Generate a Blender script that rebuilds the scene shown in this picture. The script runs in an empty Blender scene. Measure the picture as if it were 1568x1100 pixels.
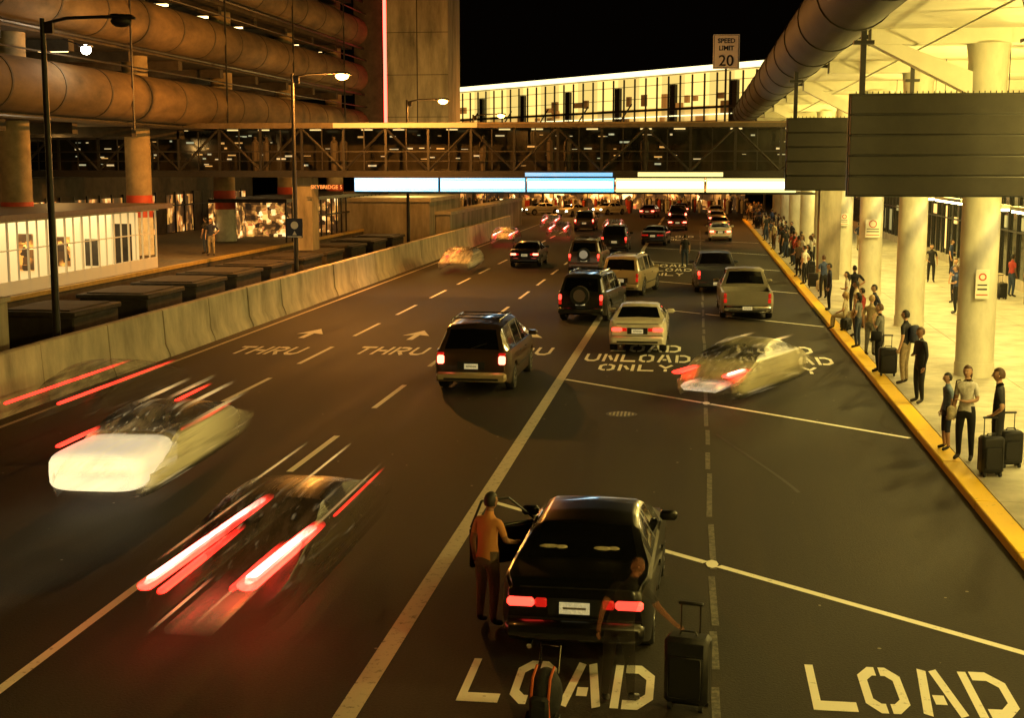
import bpy, math, random, bmesh
from mathutils import Vector, Matrix
random.seed(7)
scene=bpy.context.scene
rad=math.radians
# ------------------------------------------------------------------ materials
MATS={}
def M(name,col,rough=.6,metal=0.,emit=None,es=0.,noise=0.,scale=4.,coat=0.,bump=0.,alpha=1.,stretch=(1,1,1),spec=.5,samp=True):
    if name in MATS: return MATS[name]
    m=bpy.data.materials.new(name); m.use_nodes=True
    nt=m.node_tree; b=nt.nodes['Principled BSDF']
    b.inputs['Base Color'].default_value=(*col,1)
    b.inputs['Roughness'].default_value=rough
    b.inputs['Metallic'].default_value=metal
    b.inputs['Coat Weight'].default_value=coat
    b.inputs['Alpha'].default_value=alpha
    b.inputs['Specular IOR Level'].default_value=spec
    if emit:
        b.inputs['Emission Color'].default_value=(*emit,1)
        b.inputs['Emission Strength'].default_value=es
    if not samp: m.cycles.emission_sampling='NONE'
    if noise>0 or bump>0:
        tc=nt.nodes.new('ShaderNodeTexCoord'); mp=nt.nodes.new('ShaderNodeMapping')
        mp.inputs['Scale'].default_value=stretch
        nt.links.new(tc.outputs['Object'],mp.inputs['Vector'])
        n=nt.nodes.new('ShaderNodeTexNoise'); n.inputs['Scale'].default_value=scale
        n.inputs['Detail'].default_value=8; n.inputs['Roughness'].default_value=.65
        nt.links.new(mp.outputs['Vector'],n.inputs['Vector'])
        r=nt.nodes.new('ShaderNodeValToRGB')
        r.color_ramp.elements[0].position=.3; r.color_ramp.elements[1].position=.7
        r.color_ramp.elements[0].color=(*[c*(1-noise) for c in col],1)
        r.color_ramp.elements[1].color=(*[min(1,c*(1+noise)) for c in col],1)
        nt.links.new(n.outputs['Fac'],r.inputs['Fac'])
        nt.links.new(r.outputs['Color'],b.inputs['Base Color'])
        if bump>0:
            bp=nt.nodes.new('ShaderNodeBump'); bp.inputs['Strength'].default_value=bump
            bp.inputs['Distance'].default_value=.03
            nt.links.new(n.outputs['Fac'],bp.inputs['Height']); nt.links.new(bp.outputs['Normal'],b.inputs['Normal'])
    MATS[name]=m; return m

def shopfront(name,scale,gain,stretch=(1,1,1)):
    """lit shop interior behind glass: patchwork of goods, posters and lamps"""
    m=bpy.data.materials.new(name); m.use_nodes=True; nt=m.node_tree; b=nt.nodes['Principled BSDF']
    m.cycles.emission_sampling='NONE'
    tc=nt.nodes.new('ShaderNodeTexCoord'); mp=nt.nodes.new('ShaderNodeMapping'); mp.inputs['Scale'].default_value=stretch
    nt.links.new(tc.outputs['Object'],mp.inputs[0])
    v=nt.nodes.new('ShaderNodeTexVoronoi'); v.distance='CHEBYCHEV'; v.inputs['Scale'].default_value=scale; v.inputs['Randomness'].default_value=.8
    nt.links.new(mp.outputs[0],v.inputs['Vector'])
    s=nt.nodes.new('ShaderNodeSeparateColor'); nt.links.new(v.outputs['Color'],s.inputs[0])
    n=nt.nodes.new('ShaderNodeTexNoise'); n.inputs['Scale'].default_value=scale*.35; nt.links.new(mp.outputs[0],n.inputs['Vector'])
    ad=nt.nodes.new('ShaderNodeMath'); ad.operation='MULTIPLY'; nt.links.new(s.outputs[0],ad.inputs[0])
    mr=nt.nodes.new('ShaderNodeMapRange'); mr.inputs[1].default_value=.35; mr.inputs[2].default_value=.6; mr.inputs[3].default_value=.25; mr.inputs[4].default_value=1.1
    nt.links.new(n.outputs['Fac'],mr.inputs[0]); nt.links.new(mr.outputs[0],ad.inputs[1])
    r=nt.nodes.new('ShaderNodeValToRGB'); e=r.color_ramp.elements
    e[0].position=.0; e[0].color=(.01,.006,.003,1); e[1].position=1; e[1].color=(1,.75,.35,1)
    for p,c in ((.25,(.06,.025,.006)),(.42,(.25,.10,.02)),(.58,(.55,.28,.05)),(.68,(.35,.06,.02)),(.76,(.9,.5,.12))): q=e.new(p); q.color=(*c,1)
    nt.links.new(ad.outputs[0],r.inputs[0]); nt.links.new(r.outputs[0],b.inputs['Emission Color']); nt.links.new(r.outputs[0],b.inputs['Base Color'])
    b.inputs['Emission Strength'].default_value=gain; b.inputs['Roughness'].default_value=.4
    MATS[name]=m; return m

def smear(name,bands,y0,y1,fin,fout,amax,es=0.,rough=.35,lo=.35,sc=5.,hot=0.,sampl=False):
    """streaked semi-transparent skin of a vehicle (or lamp) that moved during the long exposure.
    bands: one colour, or [(z,colour)...] by height above the road"""
    if name in MATS: return MATS[name]
    m=bpy.data.materials.new(name); m.use_nodes=True; nt=m.node_tree; b=nt.nodes['Principled BSDF']
    if not sampl: m.cycles.emission_sampling='NONE'
    tc=nt.nodes.new('ShaderNodeTexCoord'); sp=nt.nodes.new('ShaderNodeSeparateXYZ')
    nt.links.new(tc.outputs['Object'],sp.inputs[0])
    def mr(a,c,u,v):
        n=nt.nodes.new('ShaderNodeMapRange'); n.interpolation_type='SMOOTHSTEP'
        n.inputs[1].default_value=a;n.inputs[2].default_value=c;n.inputs[3].default_value=u;n.inputs[4].default_value=v
        return n
    def mul(p,q):
        n=nt.nodes.new('ShaderNodeMath');n.operation='MULTIPLY'
        nt.links.new(p,n.inputs[0]); nt.links.new(q,n.inputs[1])
        return n.outputs[0]
    a=mr(y0,y0+fin,0,amax); c=mr(y1-fout,y1,1,0)
    nt.links.new(sp.outputs[1],a.inputs[0]); nt.links.new(sp.outputs[1],c.inputs[0])
    mp=nt.nodes.new('ShaderNodeMapping'); mp.inputs['Scale'].default_value=(1,.04,1)
    nt.links.new(tc.outputs['Object'],mp.inputs[0])
    n=nt.nodes.new('ShaderNodeTexNoise'); n.inputs['Scale'].default_value=sc; n.inputs['Detail'].default_value=6; n.inputs['Roughness'].default_value=.6
    nt.links.new(mp.outputs[0],n.inputs['Vector'])
    s=mr(.36,.60,lo,1); nt.links.new(n.outputs['Fac'],s.inputs[0])
    nt.links.new(mul(mul(a.outputs[0],c.outputs[0]),s.outputs[0]),b.inputs['Alpha'])
    b.inputs['Roughness'].default_value=rough
    if isinstance(bands,tuple):
        b.inputs['Base Color'].default_value=(*bands,1)
        b.inputs['Emission Color'].default_value=(*bands,1)
    else:
        zz=mr(0,2,0,1); zz.interpolation_type='LINEAR'; nt.links.new(sp.outputs[2],zz.inputs[0])
        r=nt.nodes.new('ShaderNodeValToRGB'); el=r.color_ramp.elements
        el[0].position=bands[0][0]/2; el[0].color=(*bands[0][1],1); el[1].position=bands[-1][0]/2; el[1].color=(*bands[-1][1],1)
        for z,cc in bands[1:-1]: e=el.new(z/2); e.color=(*cc,1)
        nt.links.new(zz.outputs[0],r.inputs[0]); nt.links.new(r.outputs[0],b.inputs['Base Color'])
        if hot<=0: nt.links.new(r.outputs[0],b.inputs['Emission Color'])
    if hot>0:  # lamp reflections painted as glowing streaks along the skin
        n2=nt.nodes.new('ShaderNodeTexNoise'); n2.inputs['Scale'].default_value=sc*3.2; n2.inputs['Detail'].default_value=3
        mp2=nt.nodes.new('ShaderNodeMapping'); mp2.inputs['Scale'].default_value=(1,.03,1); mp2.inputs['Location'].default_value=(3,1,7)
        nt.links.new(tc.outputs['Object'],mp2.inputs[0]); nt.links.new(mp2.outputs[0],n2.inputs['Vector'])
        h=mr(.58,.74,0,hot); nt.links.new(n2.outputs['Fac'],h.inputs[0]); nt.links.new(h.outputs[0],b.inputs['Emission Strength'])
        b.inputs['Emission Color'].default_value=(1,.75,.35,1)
    else: b.inputs['Emission Strength'].default_value=es
    MATS[name]=m; return m

def asphalt():
    m=bpy.data.materials.new('asphalt'); m.use_nodes=True; nt=m.node_tree; b=nt.nodes['Principled BSDF']
    tc=nt.nodes.new('ShaderNodeTexCoord')
    def noise(scale,stretch,detail=6):
        mp=nt.nodes.new('ShaderNodeMapping'); mp.inputs['Scale'].default_value=stretch
        nt.links.new(tc.outputs['Object'],mp.inputs[0])
        n=nt.nodes.new('ShaderNodeTexNoise'); n.inputs['Scale'].default_value=scale; n.inputs['Detail'].default_value=detail
        n.inputs['Roughness'].default_value=.65
        nt.links.new(mp.outputs[0],n.inputs['Vector']); return n
    big=noise(.45,(1,.25,1)); tracks=noise(1.2,(1,.03,1),3); fine=noise(30,(1,1,1),9)
    r=nt.nodes.new('ShaderNodeValToRGB')
    r.color_ramp.elements[0].position=.39; r.color_ramp.elements[0].color=(.012,.0105,.009,1)
    r.color_ramp.elements[1].position=.62; r.color_ramp.elements[1].color=(.052,.045,.035,1)
    def mx(f,a,c):
        n=nt.nodes.new('ShaderNodeMix'); n.data_type='FLOAT'; n.inputs[0].default_value=f
        nt.links.new(a,n.inputs[2]); nt.links.new(c,n.inputs[3]); return n.outputs[0]
    v=mx(.5,big.outputs['Fac'],tracks.outputs['Fac']); v=mx(.5,v,fine.outputs['Fac'])
    nt.links.new(v,r.inputs['Fac'])
    vo=nt.nodes.new('ShaderNodeTexVoronoi'); vo.inputs['Scale'].default_value=1.5
    nt.links.new(tc.outputs['Object'],vo.inputs['Vector'])
    lt=nt.nodes.new('ShaderNodeMath'); lt.operation='LESS_THAN'; lt.inputs[1].default_value=.036
    nt.links.new(vo.outputs['Distance'],lt.inputs[0])
    mc=nt.nodes.new('ShaderNodeMix'); mc.data_type='RGBA'
    nt.links.new(lt.outputs[0],mc.inputs[0]); nt.links.new(r.outputs['Color'],mc.inputs[6]); mc.inputs[7].default_value=(.24,.22,.17,1)
    nt.links.new(mc.outputs[2],b.inputs['Base Color'])
    rr=nt.nodes.new('ShaderNodeMapRange'); rr.inputs[1].default_value=.3; rr.inputs[2].default_value=.7; rr.inputs[3].default_value=.58; rr.inputs[4].default_value=.9
    nt.links.new(v,rr.inputs[0]); nt.links.new(rr.outputs[0],b.inputs['Roughness'])
    b.inputs['Specular IOR Level'].default_value=.2
    bp=nt.nodes.new('ShaderNodeBump'); bp.inputs['Strength'].default_value=.7; bp.inputs['Distance'].default_value=.015
    nt.links.new(fine.outputs['Fac'],bp.inputs['Height']); nt.links.new(bp.outputs['Normal'],b.inputs['Normal'])
    MATS['asphalt']=m; return m
def roadpaint(name,col,wear=.42,base=(.05,.046,.04)):
    m=bpy.data.materials.new(name); m.use_nodes=True; nt=m.node_tree; b=nt.nodes['Principled BSDF']
    tc=nt.nodes.new('ShaderNodeTexCoord'); n=nt.nodes.new('ShaderNodeTexNoise'); n.inputs['Scale'].default_value=9; n.inputs['Detail'].default_value=9; n.inputs['Roughness'].default_value=.75
    nt.links.new(tc.outputs['Object'],n.inputs['Vector'])
    r=nt.nodes.new('ShaderNodeValToRGB')
    r.color_ramp.elements[0].position=wear-.08; r.color_ramp.elements[0].color=(*base,1)
    r.color_ramp.elements[1].position=wear+.05; r.color_ramp.elements[1].color=(*col,1)
    nt.links.new(n.outputs['Fac'],r.inputs['Fac']); nt.links.new(r.outputs['Color'],b.inputs['Base Color'])
    b.inputs['Roughness'].default_value=.7
    MATS[name]=m; return m

ASP=asphalt(); WHITE=roadpaint('white_road_paint',(.85,.83,.75),.37); DIVP=roadpaint('divider_road_paint',(.50,.45,.36),.41); WORN=roadpaint('worn_road_paint',(.15,.14,.11),.52)
YEL=roadpaint('yellow_kerb_paint',(.85,.55,.03),.36,(.25,.18,.05))
CONC=M('concrete',(.40,.36,.28),.85,noise=.3,scale=1.2,bump=.3)
CONCB=M('barrier_concrete',(.48,.42,.32),.85,noise=.42,scale=1.1,bump=.35,stretch=(1,1,.4))
CONCW=M('concrete_weathered',(.27,.24,.18),.85,noise=.6,scale=.9,bump=.4,stretch=(1,1,.25))
CEIL=M('concrete_ceiling',(.70,.68,.56),.8,noise=.12,scale=.8)
COLM=M('column_concrete',(.52,.50,.40),.75,noise=.25,scale=1.5,bump=.15,stretch=(1,1,.4))
PAVE=M('pavement_concrete',(.42,.40,.32),.8,noise=.32,scale=1.1,bump=.2)
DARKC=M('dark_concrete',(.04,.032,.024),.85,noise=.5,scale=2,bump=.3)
STEEL=M('dark_steel',(.022,.02,.018),.5,metal=.3,noise=.3,scale=6)
PIPE=M('duct_steel',(.026,.022,.016),.7,noise=.6,scale=1.5,stretch=(1,.4,1))
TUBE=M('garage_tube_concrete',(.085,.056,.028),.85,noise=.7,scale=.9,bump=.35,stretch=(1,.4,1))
GCOL=M('garage_column_concrete',(.25,.19,.11),.75,noise=.4,scale=1.2,bump=.25)
REDP=M('red_band_paint',(.42,.05,.02),.6,noise=.2)
WHITEP=M('white_band_paint',(.6,.58,.5),.6,noise=.2)
BLACKP=M('black_plastic',(.012,.012,.012),.45)
RUB=M('tyre_rubber',(.015,.015,.015),.8)
RIM=M('wheel_rim',(.35,.35,.35),.3,metal=.9)
GLASS=M('car_glass',(.004,.004,.005),.05,spec=.5)
CHROME=M('chrome',(.5,.5,.5),.18,metal=1)
PLATE=M('licence_plate',(.55,.52,.42),.5,emit=(1,.85,.42),es=.3,noise=.45,scale=25,samp=False)  # own glow stands in for light falling on the plate
TAIL=M('tail_lamp_lit',(.6,.02,.02),.3,emit=(1,.035,.02),es=6.)
TAILB=M('brake_lamp_lit',(.6,.05,.04),.3,emit=(1,.11,.06),es=12)
TAILO=M('tail_lamp_off',(.3,.01,.01),.2,emit=(1,.02,.01),es=.25,samp=False)
LENS=M('tail_lens_dark',(.25,.008,.006),.15,emit=(1,.02,.01),es=.5,samp=False)
HEADL=M('head_lamp',(.8,.8,.8),.2)
SIGNB=M('sign_back_dark',(.020,.017,.011),.6,noise=.3,scale=3)
GLZ=M('window_glass_dark',(.02,.022,.02),.08,spec=.6)
def E(name,col,s,samp=True): return M(name,(.3,.3,.3),.5,emit=col,es=s,samp=samp)
FLU=E('fluorescent_tube',(1,.84,.38),24); FLUG=E('garage_light',(1,.68,.26),7)
WARM=M('warm_window_light',(.3,.3,.3),.5,emit=(1,.58,.14),es=1.2,samp=False)
SOD=E('sodium_lamp',(1,.5,.08),30)
NEON=E('red_neon',(1,.06,.04),9); RTRIM=E('roof_trim_light',(1,.86,.40),2.4,False)
REDS=E('small_red_sign',(1,.22,.04),1.3,False); CY2=E('sign_light_blue',(.05,.5,.85),1.2,False)
CY=E('sign_light_cyan',(.05,.60,1),1.5); CYY=E('sign_light_warm',(1,.86,.30),1.5)
CORE1=E('sign_lamp_core_cool',(.72,.97,1),4.5); CORE2=E('sign_lamp_core_warm',(1,1,.86),4.5)
SHOP=shopfront('shop_interior_light',2.6,1.15,(1,1,.6)); SHOPS=shopfront('arcade_interior_light',3.4,1.5); SHOPF=shopfront('far_terminal_light',1.6,2.2)

# ------------------------------------------------------------------ mesh builder
class MB:
    def __init__(s): s.v=[];s.f=[];s.mi=[];s.sm=[];s.mats=[];s.T=Matrix.Identity(4)
    def m(s,mat):
        if mat not in s.mats: s.mats.append(mat)
        return s.mats.index(mat)
    def add(s,vs,fs,mat,smooth=False):
        o=len(s.v); s.v+= [s.T@Vector(p) for p in vs]
        for i,f in enumerate(fs):
            s.f.append([o+k for k in f]); s.mi.append(s.m(mat[i] if isinstance(mat,list) else mat)); s.sm.append(smooth)
    def box(s,x0,x1,y0,y1,z0,z1,mat,b=0.):
        if x0>x1:x0,x1=x1,x0
        if y0>y1:y0,y1=y1,y0
        if b<=0:
            vs=[(x,y,z) for z in(z0,z1) for y in(y0,y1) for x in(x0,x1)]
            s.add(vs,[(0,2,3,1),(4,5,7,6),(0,1,5,4),(2,6,7,3),(0,4,6,2),(1,3,7,5)],mat)
        else:
            vs=[];idx={}
            for ix,(X,sx) in enumerate(((x0,1),(x1,-1))):
                for iy,(Y,sy) in enumerate(((y0,1),(y1,-1))):
                    for iz,(Z,sz) in enumerate(((z0,1),(z1,-1))):
                        for a in range(3):
                            p=[X+sx*b,Y+sy*b,Z+sz*b]; p[a]=(X,Y,Z)[a]
                            idx[(ix,iy,iz,a)]=len(vs); vs.append(p)
            fs=[]
            I=lambda x,y,z,a:idx[(x,y,z,a)]
            for e in(0,1):
                fs.append([I(e,0,0,0),I(e,1,0,0),I(e,1,1,0),I(e,0,1,0)])
                fs.append([I(0,e,0,1),I(1,e,0,1),I(1,e,1,1),I(0,e,1,1)])
                fs.append([I(0,0,e,2),I(1,0,e,2),I(1,1,e,2),I(0,1,e,2)])
                for g in(0,1):
                    fs.append([I(e,g,0,0),I(e,g,1,0),I(e,g,1,1),I(e,g,0,1)])
                    fs.append([I(e,0,g,0),I(e,1,g,0),I(e,1,g,2),I(e,0,g,2)])
                    fs.append([I(0,e,g,1),I(1,e,g,1),I(1,e,g,2),I(0,e,g,2)])
                    for h in(0,1): fs.append([I(e,g,h,0),I(e,g,h,1),I(e,g,h,2)])
            s.add(vs,fs,mat)
    def tube(s,pts,rs,mat,n=12,caps=True,smooth=True,sq=None):
        pts=[Vector(p) for p in pts]
        if not isinstance(rs,(list,tuple)): rs=[rs]*len(pts)
        vs=[]; up=None
        for i,p in enumerate(pts):
            d=(pts[min(i+1,len(pts)-1)]-pts[max(i-1,0)]).normalized()
            if up is None: up=Vector((0,0,1)) if abs(d.z)<.9 else Vector((0,1,0))
            a=d.cross(up).normalized(); b=a.cross(d).normalized()
            for k in range(n):
                t=2*math.pi*k/n
                vs.append(p+a*math.cos(t)*rs[i]+b*math.sin(t)*rs[i]*(sq or 1))
        fs=[]
        for i in range(len(pts)-1):
            for k in range(n):
                fs.append((i*n+k,i*n+(k+1)%n,(i+1)*n+(k+1)%n,(i+1)*n+k))
        if caps: fs.append(tuple(range(n))[::-1]); fs.append(tuple((len(pts)-1)*n+k for k in range(n)))
        s.add(vs,fs,mat,smooth)
    def sphere(s,c,r,mat,nu=12,nv=8,fn=None,matfn=None):
        vs=[];fs=[];ms=[]
        for j in range(nv+1):
            ph=math.pi*j/nv
            for i in range(nu):
                th=2*math.pi*i/nu
                d=Vector((math.sin(ph)*math.cos(th),math.sin(ph)*math.sin(th),math.cos(ph)))
                p=Vector((d.x*r[0],d.y*r[1],d.z*r[2]))
                if fn: p=fn(d,p)
                vs.append(p+Vector(c))
        for j in range(nv):
            for i in range(nu):
                fs.append((j*nu+i,(j+1)*nu+i,(j+1)*nu+(i+1)%nu,j*nu+(i+1)%nu))
        if matfn:
            keep=[]
            for f in fs:
                cc=sum((Vector(vs[k]) for k in f),Vector())/4-Vector(c)
                mm=matfn(cc)
                if mm is not None: keep.append(f); ms.append(mm)
            s.add(vs,keep,ms,True)
        else: s.add(vs,fs,mat,True)
    def obj(s,name,loc=(0,0,0),rz=0,parent=None,sharp=38):
        me=bpy.data.meshes.new(name); me.from_pydata([tuple(p) for p in s.v],[],s.f)
        for m in s.mats: me.materials.append(m)
        me.polygons.foreach_set('material_index',s.mi); me.polygons.foreach_set('use_smooth',s.sm)
        me.update()
        bm=bmesh.new(); bm.from_mesh(me); bmesh.ops.recalc_face_normals(bm,faces=bm.faces); bm.to_mesh(me); bm.free()
        try: me.set_sharp_from_angle(angle=rad(sharp))
        except Exception: pass
        o=bpy.data.objects.new(name,me); scene.collection.objects.link(o)
        o.location=loc; o.rotation_euler=(0,0,rz); o.parent=parent
        return o
def copy(o,name,loc,rz=0):
    c=bpy.data.objects.new(name,o.data); scene.collection.objects.link(c); c.location=loc; c.rotation_euler=(0,0,rz)
    return c
def light(name,typ,loc,power,col,size=.25,rot=None,sx=None,spot=None,parent=None):
    l=bpy.data.lights.new(name,typ); l.energy=power; l.color=col
    if typ=='POINT': l.shadow_soft_size=size
    if typ=='AREA':
        l.size=size
        if sx: l.shape='RECTANGLE'; l.size_y=sx
    if typ=='SPOT': l.spot_size=rad(spot); l.spot_blend=.8; l.shadow_soft_size=size
    o=bpy.data.objects.new(name,l); scene.collection.objects.link(o); o.location=loc
    if rot: o.rotation_euler=rot
    if parent: o.parent=parent
    return o

# ------------------------------------------------------------------ camera / world
cam=bpy.data.cameras.new('camera'); cam.lens=48.2; cam.sensor_width=36; cam.clip_end=2000; cam.clip_start=.1
co=bpy.data.objects.new('camera',cam); scene.collection.objects.link(co); scene.camera=co
co.location=(0,0,5.6); co.rotation_euler=(rad(90-8.08),0,rad(7.63))
w=bpy.data.worlds.new('World'); scene.world=w; w.use_nodes=True
w.node_tree.nodes['Background'].inputs[0].default_value=(.0010,.0006,.0003,1); w.node_tree.nodes['Background'].inputs[1].default_value=1
scene.view_settings.view_transform='Standard'; scene.view_settings.look='None'; scene.view_settings.exposure=0

# ------------------------------------------------------------------ ground, road, pavements
def sheet(name,x0,x1,y0,y1,z,mat):
    b=MB(); b.add([(x0,y0,z),(x1,y0,z),(x1,y1,z),(x0,y1,z)],[(0,1,2,3)],mat); return b.obj(name)
sheet('ground',-900,900,-300,1500,-.03,M('ground_dark',(.04,.038,.034),.9,noise=.4,scale=.3))
sheet('road',-15.6,5.2,-30,260,0,ASP)
Z=.005
def stripes(name,segs,mat,z=Z):
    b=MB()
    for (xa,ya,xb,yb,w_) in segs:
        d=Vector((xb-xa,yb-ya,0)).normalized(); n=Vector((-d.y,d.x,0))*w_/2
        A=Vector((xa,ya,z));B=Vector((xb,yb,z)); b.add([A-n,B-n,B+n,A+n],[(0,1,2,3)],mat)
    return b.obj(name)
stripes('road_divider_line',[(-3.47,-20,-3.47,150,.24)],DIVP)
seg=[(-7.33,-10,-7.33,17.4,.13)]
for y in (23.9,30.6,37.3,43.9,50.3,57,63.5,70,77,84,91,98,105,112,119): seg.append((-7.33,y,-7.33,y+3.4,.13))
seg.append((-11.1,8,-11.1,19.9,.13))
for y in (24.5,31,37.3,43.7,50.2,56.8,63.5,70,77,84,91,98,105,112): seg.append((-11.1,y,-11.1,y+3.7,.13))
stripes('lane_lines',seg,WHITE)
stripes('edge_line',[(-14.75,0,-14.75,130,.12)],DIVP)
bay=[]
for y0 in (9.,22.3,35.6,55.4,68.,81,94,107):
    for xa,xb in ((-3.34,.22),(.40,4.45)):
        bay.append((xa,y0-(xa+3.47)*.88,xb,y0-(xb+3.47)*.88,.13))
stripes('loading_bay_lines',bay,WHITE)
sm=[]
y=10.
while y<120:
    l=random.uniform(1.2,3.2); sm.append((.31+random.uniform(-.02,.02),y,.31+random.uniform(-.02,.02),y+l,.09)); y+=l+random.uniform(.15,.9)
stripes('bay_centre_seam',sm,WORN)
b=MB()
for y in (22.3-(.31+3.47)*.88,35.6-(.31+3.47)*.88):
    b.add([(.31+.09*math.cos(t*math.pi/4),y+.20*math.sin(t*math.pi/4),.010) for t in range(8)],[tuple(range(8))],WHITE)
b.obj('bay_paint_spots')
a_,b_=.09,.91
LET={'L':[[(.1,1),(.1,a_),(1,a_)]],
'O':[[(.45,b_),(.32,b_),(.1,.76),(.1,.24),(.32,a_),(.45,a_)],[(.55,b_),(.68,b_),(.9,.76),(.9,.24),(.68,a_),(.55,a_)]],
'D':[[(.1,0),(.1,1)],[(.27,b_),(.62,b_),(.9,.72),(.9,.28),(.62,a_),(.27,a_)]],
'A':[[(.1,0),(.37,1)],[(.9,0),(.63,1)],[(.37,.33),(.63,.33)]],
'U':[[(.1,1),(.1,.26),(.32,a_),(.68,a_),(.9,.26),(.9,1)]],
'N':[[(.1,0),(.1,1)],[(.9,0),(.9,1)],[(.36,.8),(.64,.2)]],
'Y':[[(.1,1),(.5,.55),(.9,1)],[(.5,.34),(.5,0)]],
'T':[[(0,b_),(1,b_)],[(.5,.78),(.5,0)]],
'H':[[(.1,0),(.1,1)],[(.9,0),(.9,1)],[(.24,.5),(.76,.5)]],
'R':[[(.1,0),(.1,1)],[(.27,b_),(.66,b_),(.9,.8),(.9,.62),(.66,.48),(.27,.48)],[(.5,.36),(.86,0)]]}
def ribbon(b,pl,hw,fx,mat):
    P=[Vector((p[0],p[1])) for p in pl]; L=[];R=[]
    for i,p in enumerate(P):
        ns=[]
        if i>0: d=(p-P[i-1]).normalized(); ns.append(Vector((-d.y,d.x)))
        if i<len(P)-1: d=(P[i+1]-p).normalized(); ns.append(Vector((-d.y,d.x)))
        if len(ns)==2:
            mm=(ns[0]+ns[1]).normalized(); k=hw/max(.4,mm.dot(ns[0]))
        else: mm=ns[0]; k=hw
        L.append(fx(p+mm*k)); R.append(fx(p-mm*k))
    n=len(P); b.add(L+R,[(n+i,n+i+1,i+1,i) for i in range(n-1)],mat)
def word(txt,x0,x1,y0,y1):
    b=MB(); n=len(txt); W=(x1-x0)/(n+(n-1)*.22)
    for i,c in enumerate(txt):
        ox=x0+i*W*1.22
        for pl in LET[c]: ribbon(b,pl,.1,lambda q:(ox+q.x*W,y0+q.y*(y1-y0),Z),WHITE)
    return b.obj('painted_word_'+txt.lower())
for (t,x0,x1,y0,y1) in [('LOAD',1.3,3.42,13.85,15.15),('LOAD',-2.42,-.36,13.6,14.85),
  ('ONLY',-2.62,-.55,37.2,38.4),('UNLOAD',-3.15,-.1,38.95,40.5),('LOAD',-2.5,-.4,41.1,42.7),
  ('ONLY',1.25,3.4,37.3,38.5),('UNLOAD',.75,3.95,39.05,40.6),('LOAD',1.3,3.55,41.3,42.9),
  ('ONLY',-2.6,-.6,70,71.8),('UNLOAD',-3.1,-.2,73,75),('LOAD',-2.5,-.5,76,78),('ONLY',1.2,3.2,70,71.8),
  ('ONLY',-2.6,-.6,103,105.5),('UNLOAD',-3.1,-.2,107,110),
  ('THRU',-13.85,-11.75,39.1,40.8),('THRU',-10.15,-8.0,39.5,41.2),('THRU',-6.5,-4.25,40.0,41.7)]:
    word(t,x0,x1,y0,y1)
for x in (-12.7,-9.1,-5.35):
    b=MB(); y=43.0
    b.add([(x-.1,y,Z),(x+.1,y,Z),(x+.1,y+1.25,Z),(x+.45,y+1.05,Z),(x,y+2.5,Z),(x-.45,y+1.05,Z),(x-.1,y+1.25,Z)],[(0,1,2,6),(6,2,3,4,5)],WHITE); b.obj('painted_arrow')
b=MB(); SKM=M('tyre_rubber_mark',(.010,.008,.007),.6,noise=.4,scale=14)
ribbon(b,[(.5+1.5*math.sin(t*.11),28.5-t*.62+.012*t*t) for t in range(11)],.035,lambda q:(q.x,q.y,.003),SKM)
b.obj('tyre_skid_marks')
b=MB()
b.add([(-1.6+.36*math.cos(t*math.pi/12),30.6+.36*math.sin(t*math.pi/12),.004) for t in range(24)],[tuple(range(24))],M('cast_iron',(.12,.11,.1),.5,metal=.6,noise=.5,scale=20))
for k in range(-3,4):
    for j in range(-3,4):
        if k*k+j*j<11: b.box(-1.6+k*.085-.02,-1.6+k*.085+.02,30.6+j*.085-.02,30.6+j*.085+.02,.005,.014,DIVP)
b.obj('manhole_cover')
b=MB()
y=-20.
while y<140:
    b.box(4.6,4.98,y,y+3.03,-.02,.15,YEL,b=.02); y+=3.05
b.obj('yellow_kerb')
b=MB(); y=-20.
while y<150:
    x=4.99
    while x<14:
        b.box(x,x+3.,y,y+3.03,-.02,.145,PAVE); x+=3.015
    y+=3.05
b.obj('right_sidewalk')

# ------------------------------------------------------------------ median barrier
b=MB(); y=4.
while y<113:
    l=3.74; x=-15.2
    prof=[(x+.0,0),(x-.02,.1),(x-.14,.38),(x-.20,1.36),(x-.24,1.39),(x-.40,1.39),(x-.44,1.36),(x-.5,.38),(x-.62,.1),(x-.64,0)]
    n=len(prof); dx=random.uniform(-.03,.03); vs=[(p[0]+dx,y,p[1]) for p in prof]+[(p[0]+dx,y+l,p[1]) for p in prof]
    b.add(vs,[(i,i+1,n+i+1,n+i) for i in range(n-1)]+[tuple(range(n))[::-1],tuple(range(n,2*n))],CONCB); y+=3.8
b.obj('concrete_barrier')

# ------------------------------------------------------------------ right canopy
b=MB()
b.box(4.1,24,-12,106,9.0,9.5,CEIL)
for i,y in enumerate([36.7-11.2*4+11.2*k for k in range(0,11)]):
    b.box(4.3,13.9,y-.35,y+.35,8.62,8.998,CEIL)
    if i%2==0: b.add([(4.35,y-.25,8.9),(4.35,y+.25,8.9),(6.9,y+.25,7.9),(6.9,y-.25,7.9),(4.35,y-.25,8.62),(4.35,y+.25,8.62),(6.9,y+.25,7.3),(6.9,y-.25,7.3)],
      [(0,1,2,3),(4,7,6,5),(0,3,7,4),(1,5,6,2),(0,4,5,1),(3,2,6,7)],CEIL)
b.tube([(5.6,-12,8.54),(5.6,106,8.54)],.025,CEIL,n=6)
b.tube([(5.2+.25*i,24+.9*i,8.45-.25*math.sin(math.pi*i/8)) for i in range(9)],.022,STEEL,n=5)
b.obj('terminal_canopy')
b=MB()
b.tube([(3.35,-10,9.35),(3.35,104,9.35)],.85,PIPE,n=28)
y=-8.
while y<104: b.tube([(3.35,y,9.35),(3.35,y+.12,9.35)],.88,PIPE,n=28); y+=5.6
for y in range(-6,104,11): b.box(3.9,4.5,y,y+.25,8.9,9.2,STEEL)
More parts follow.
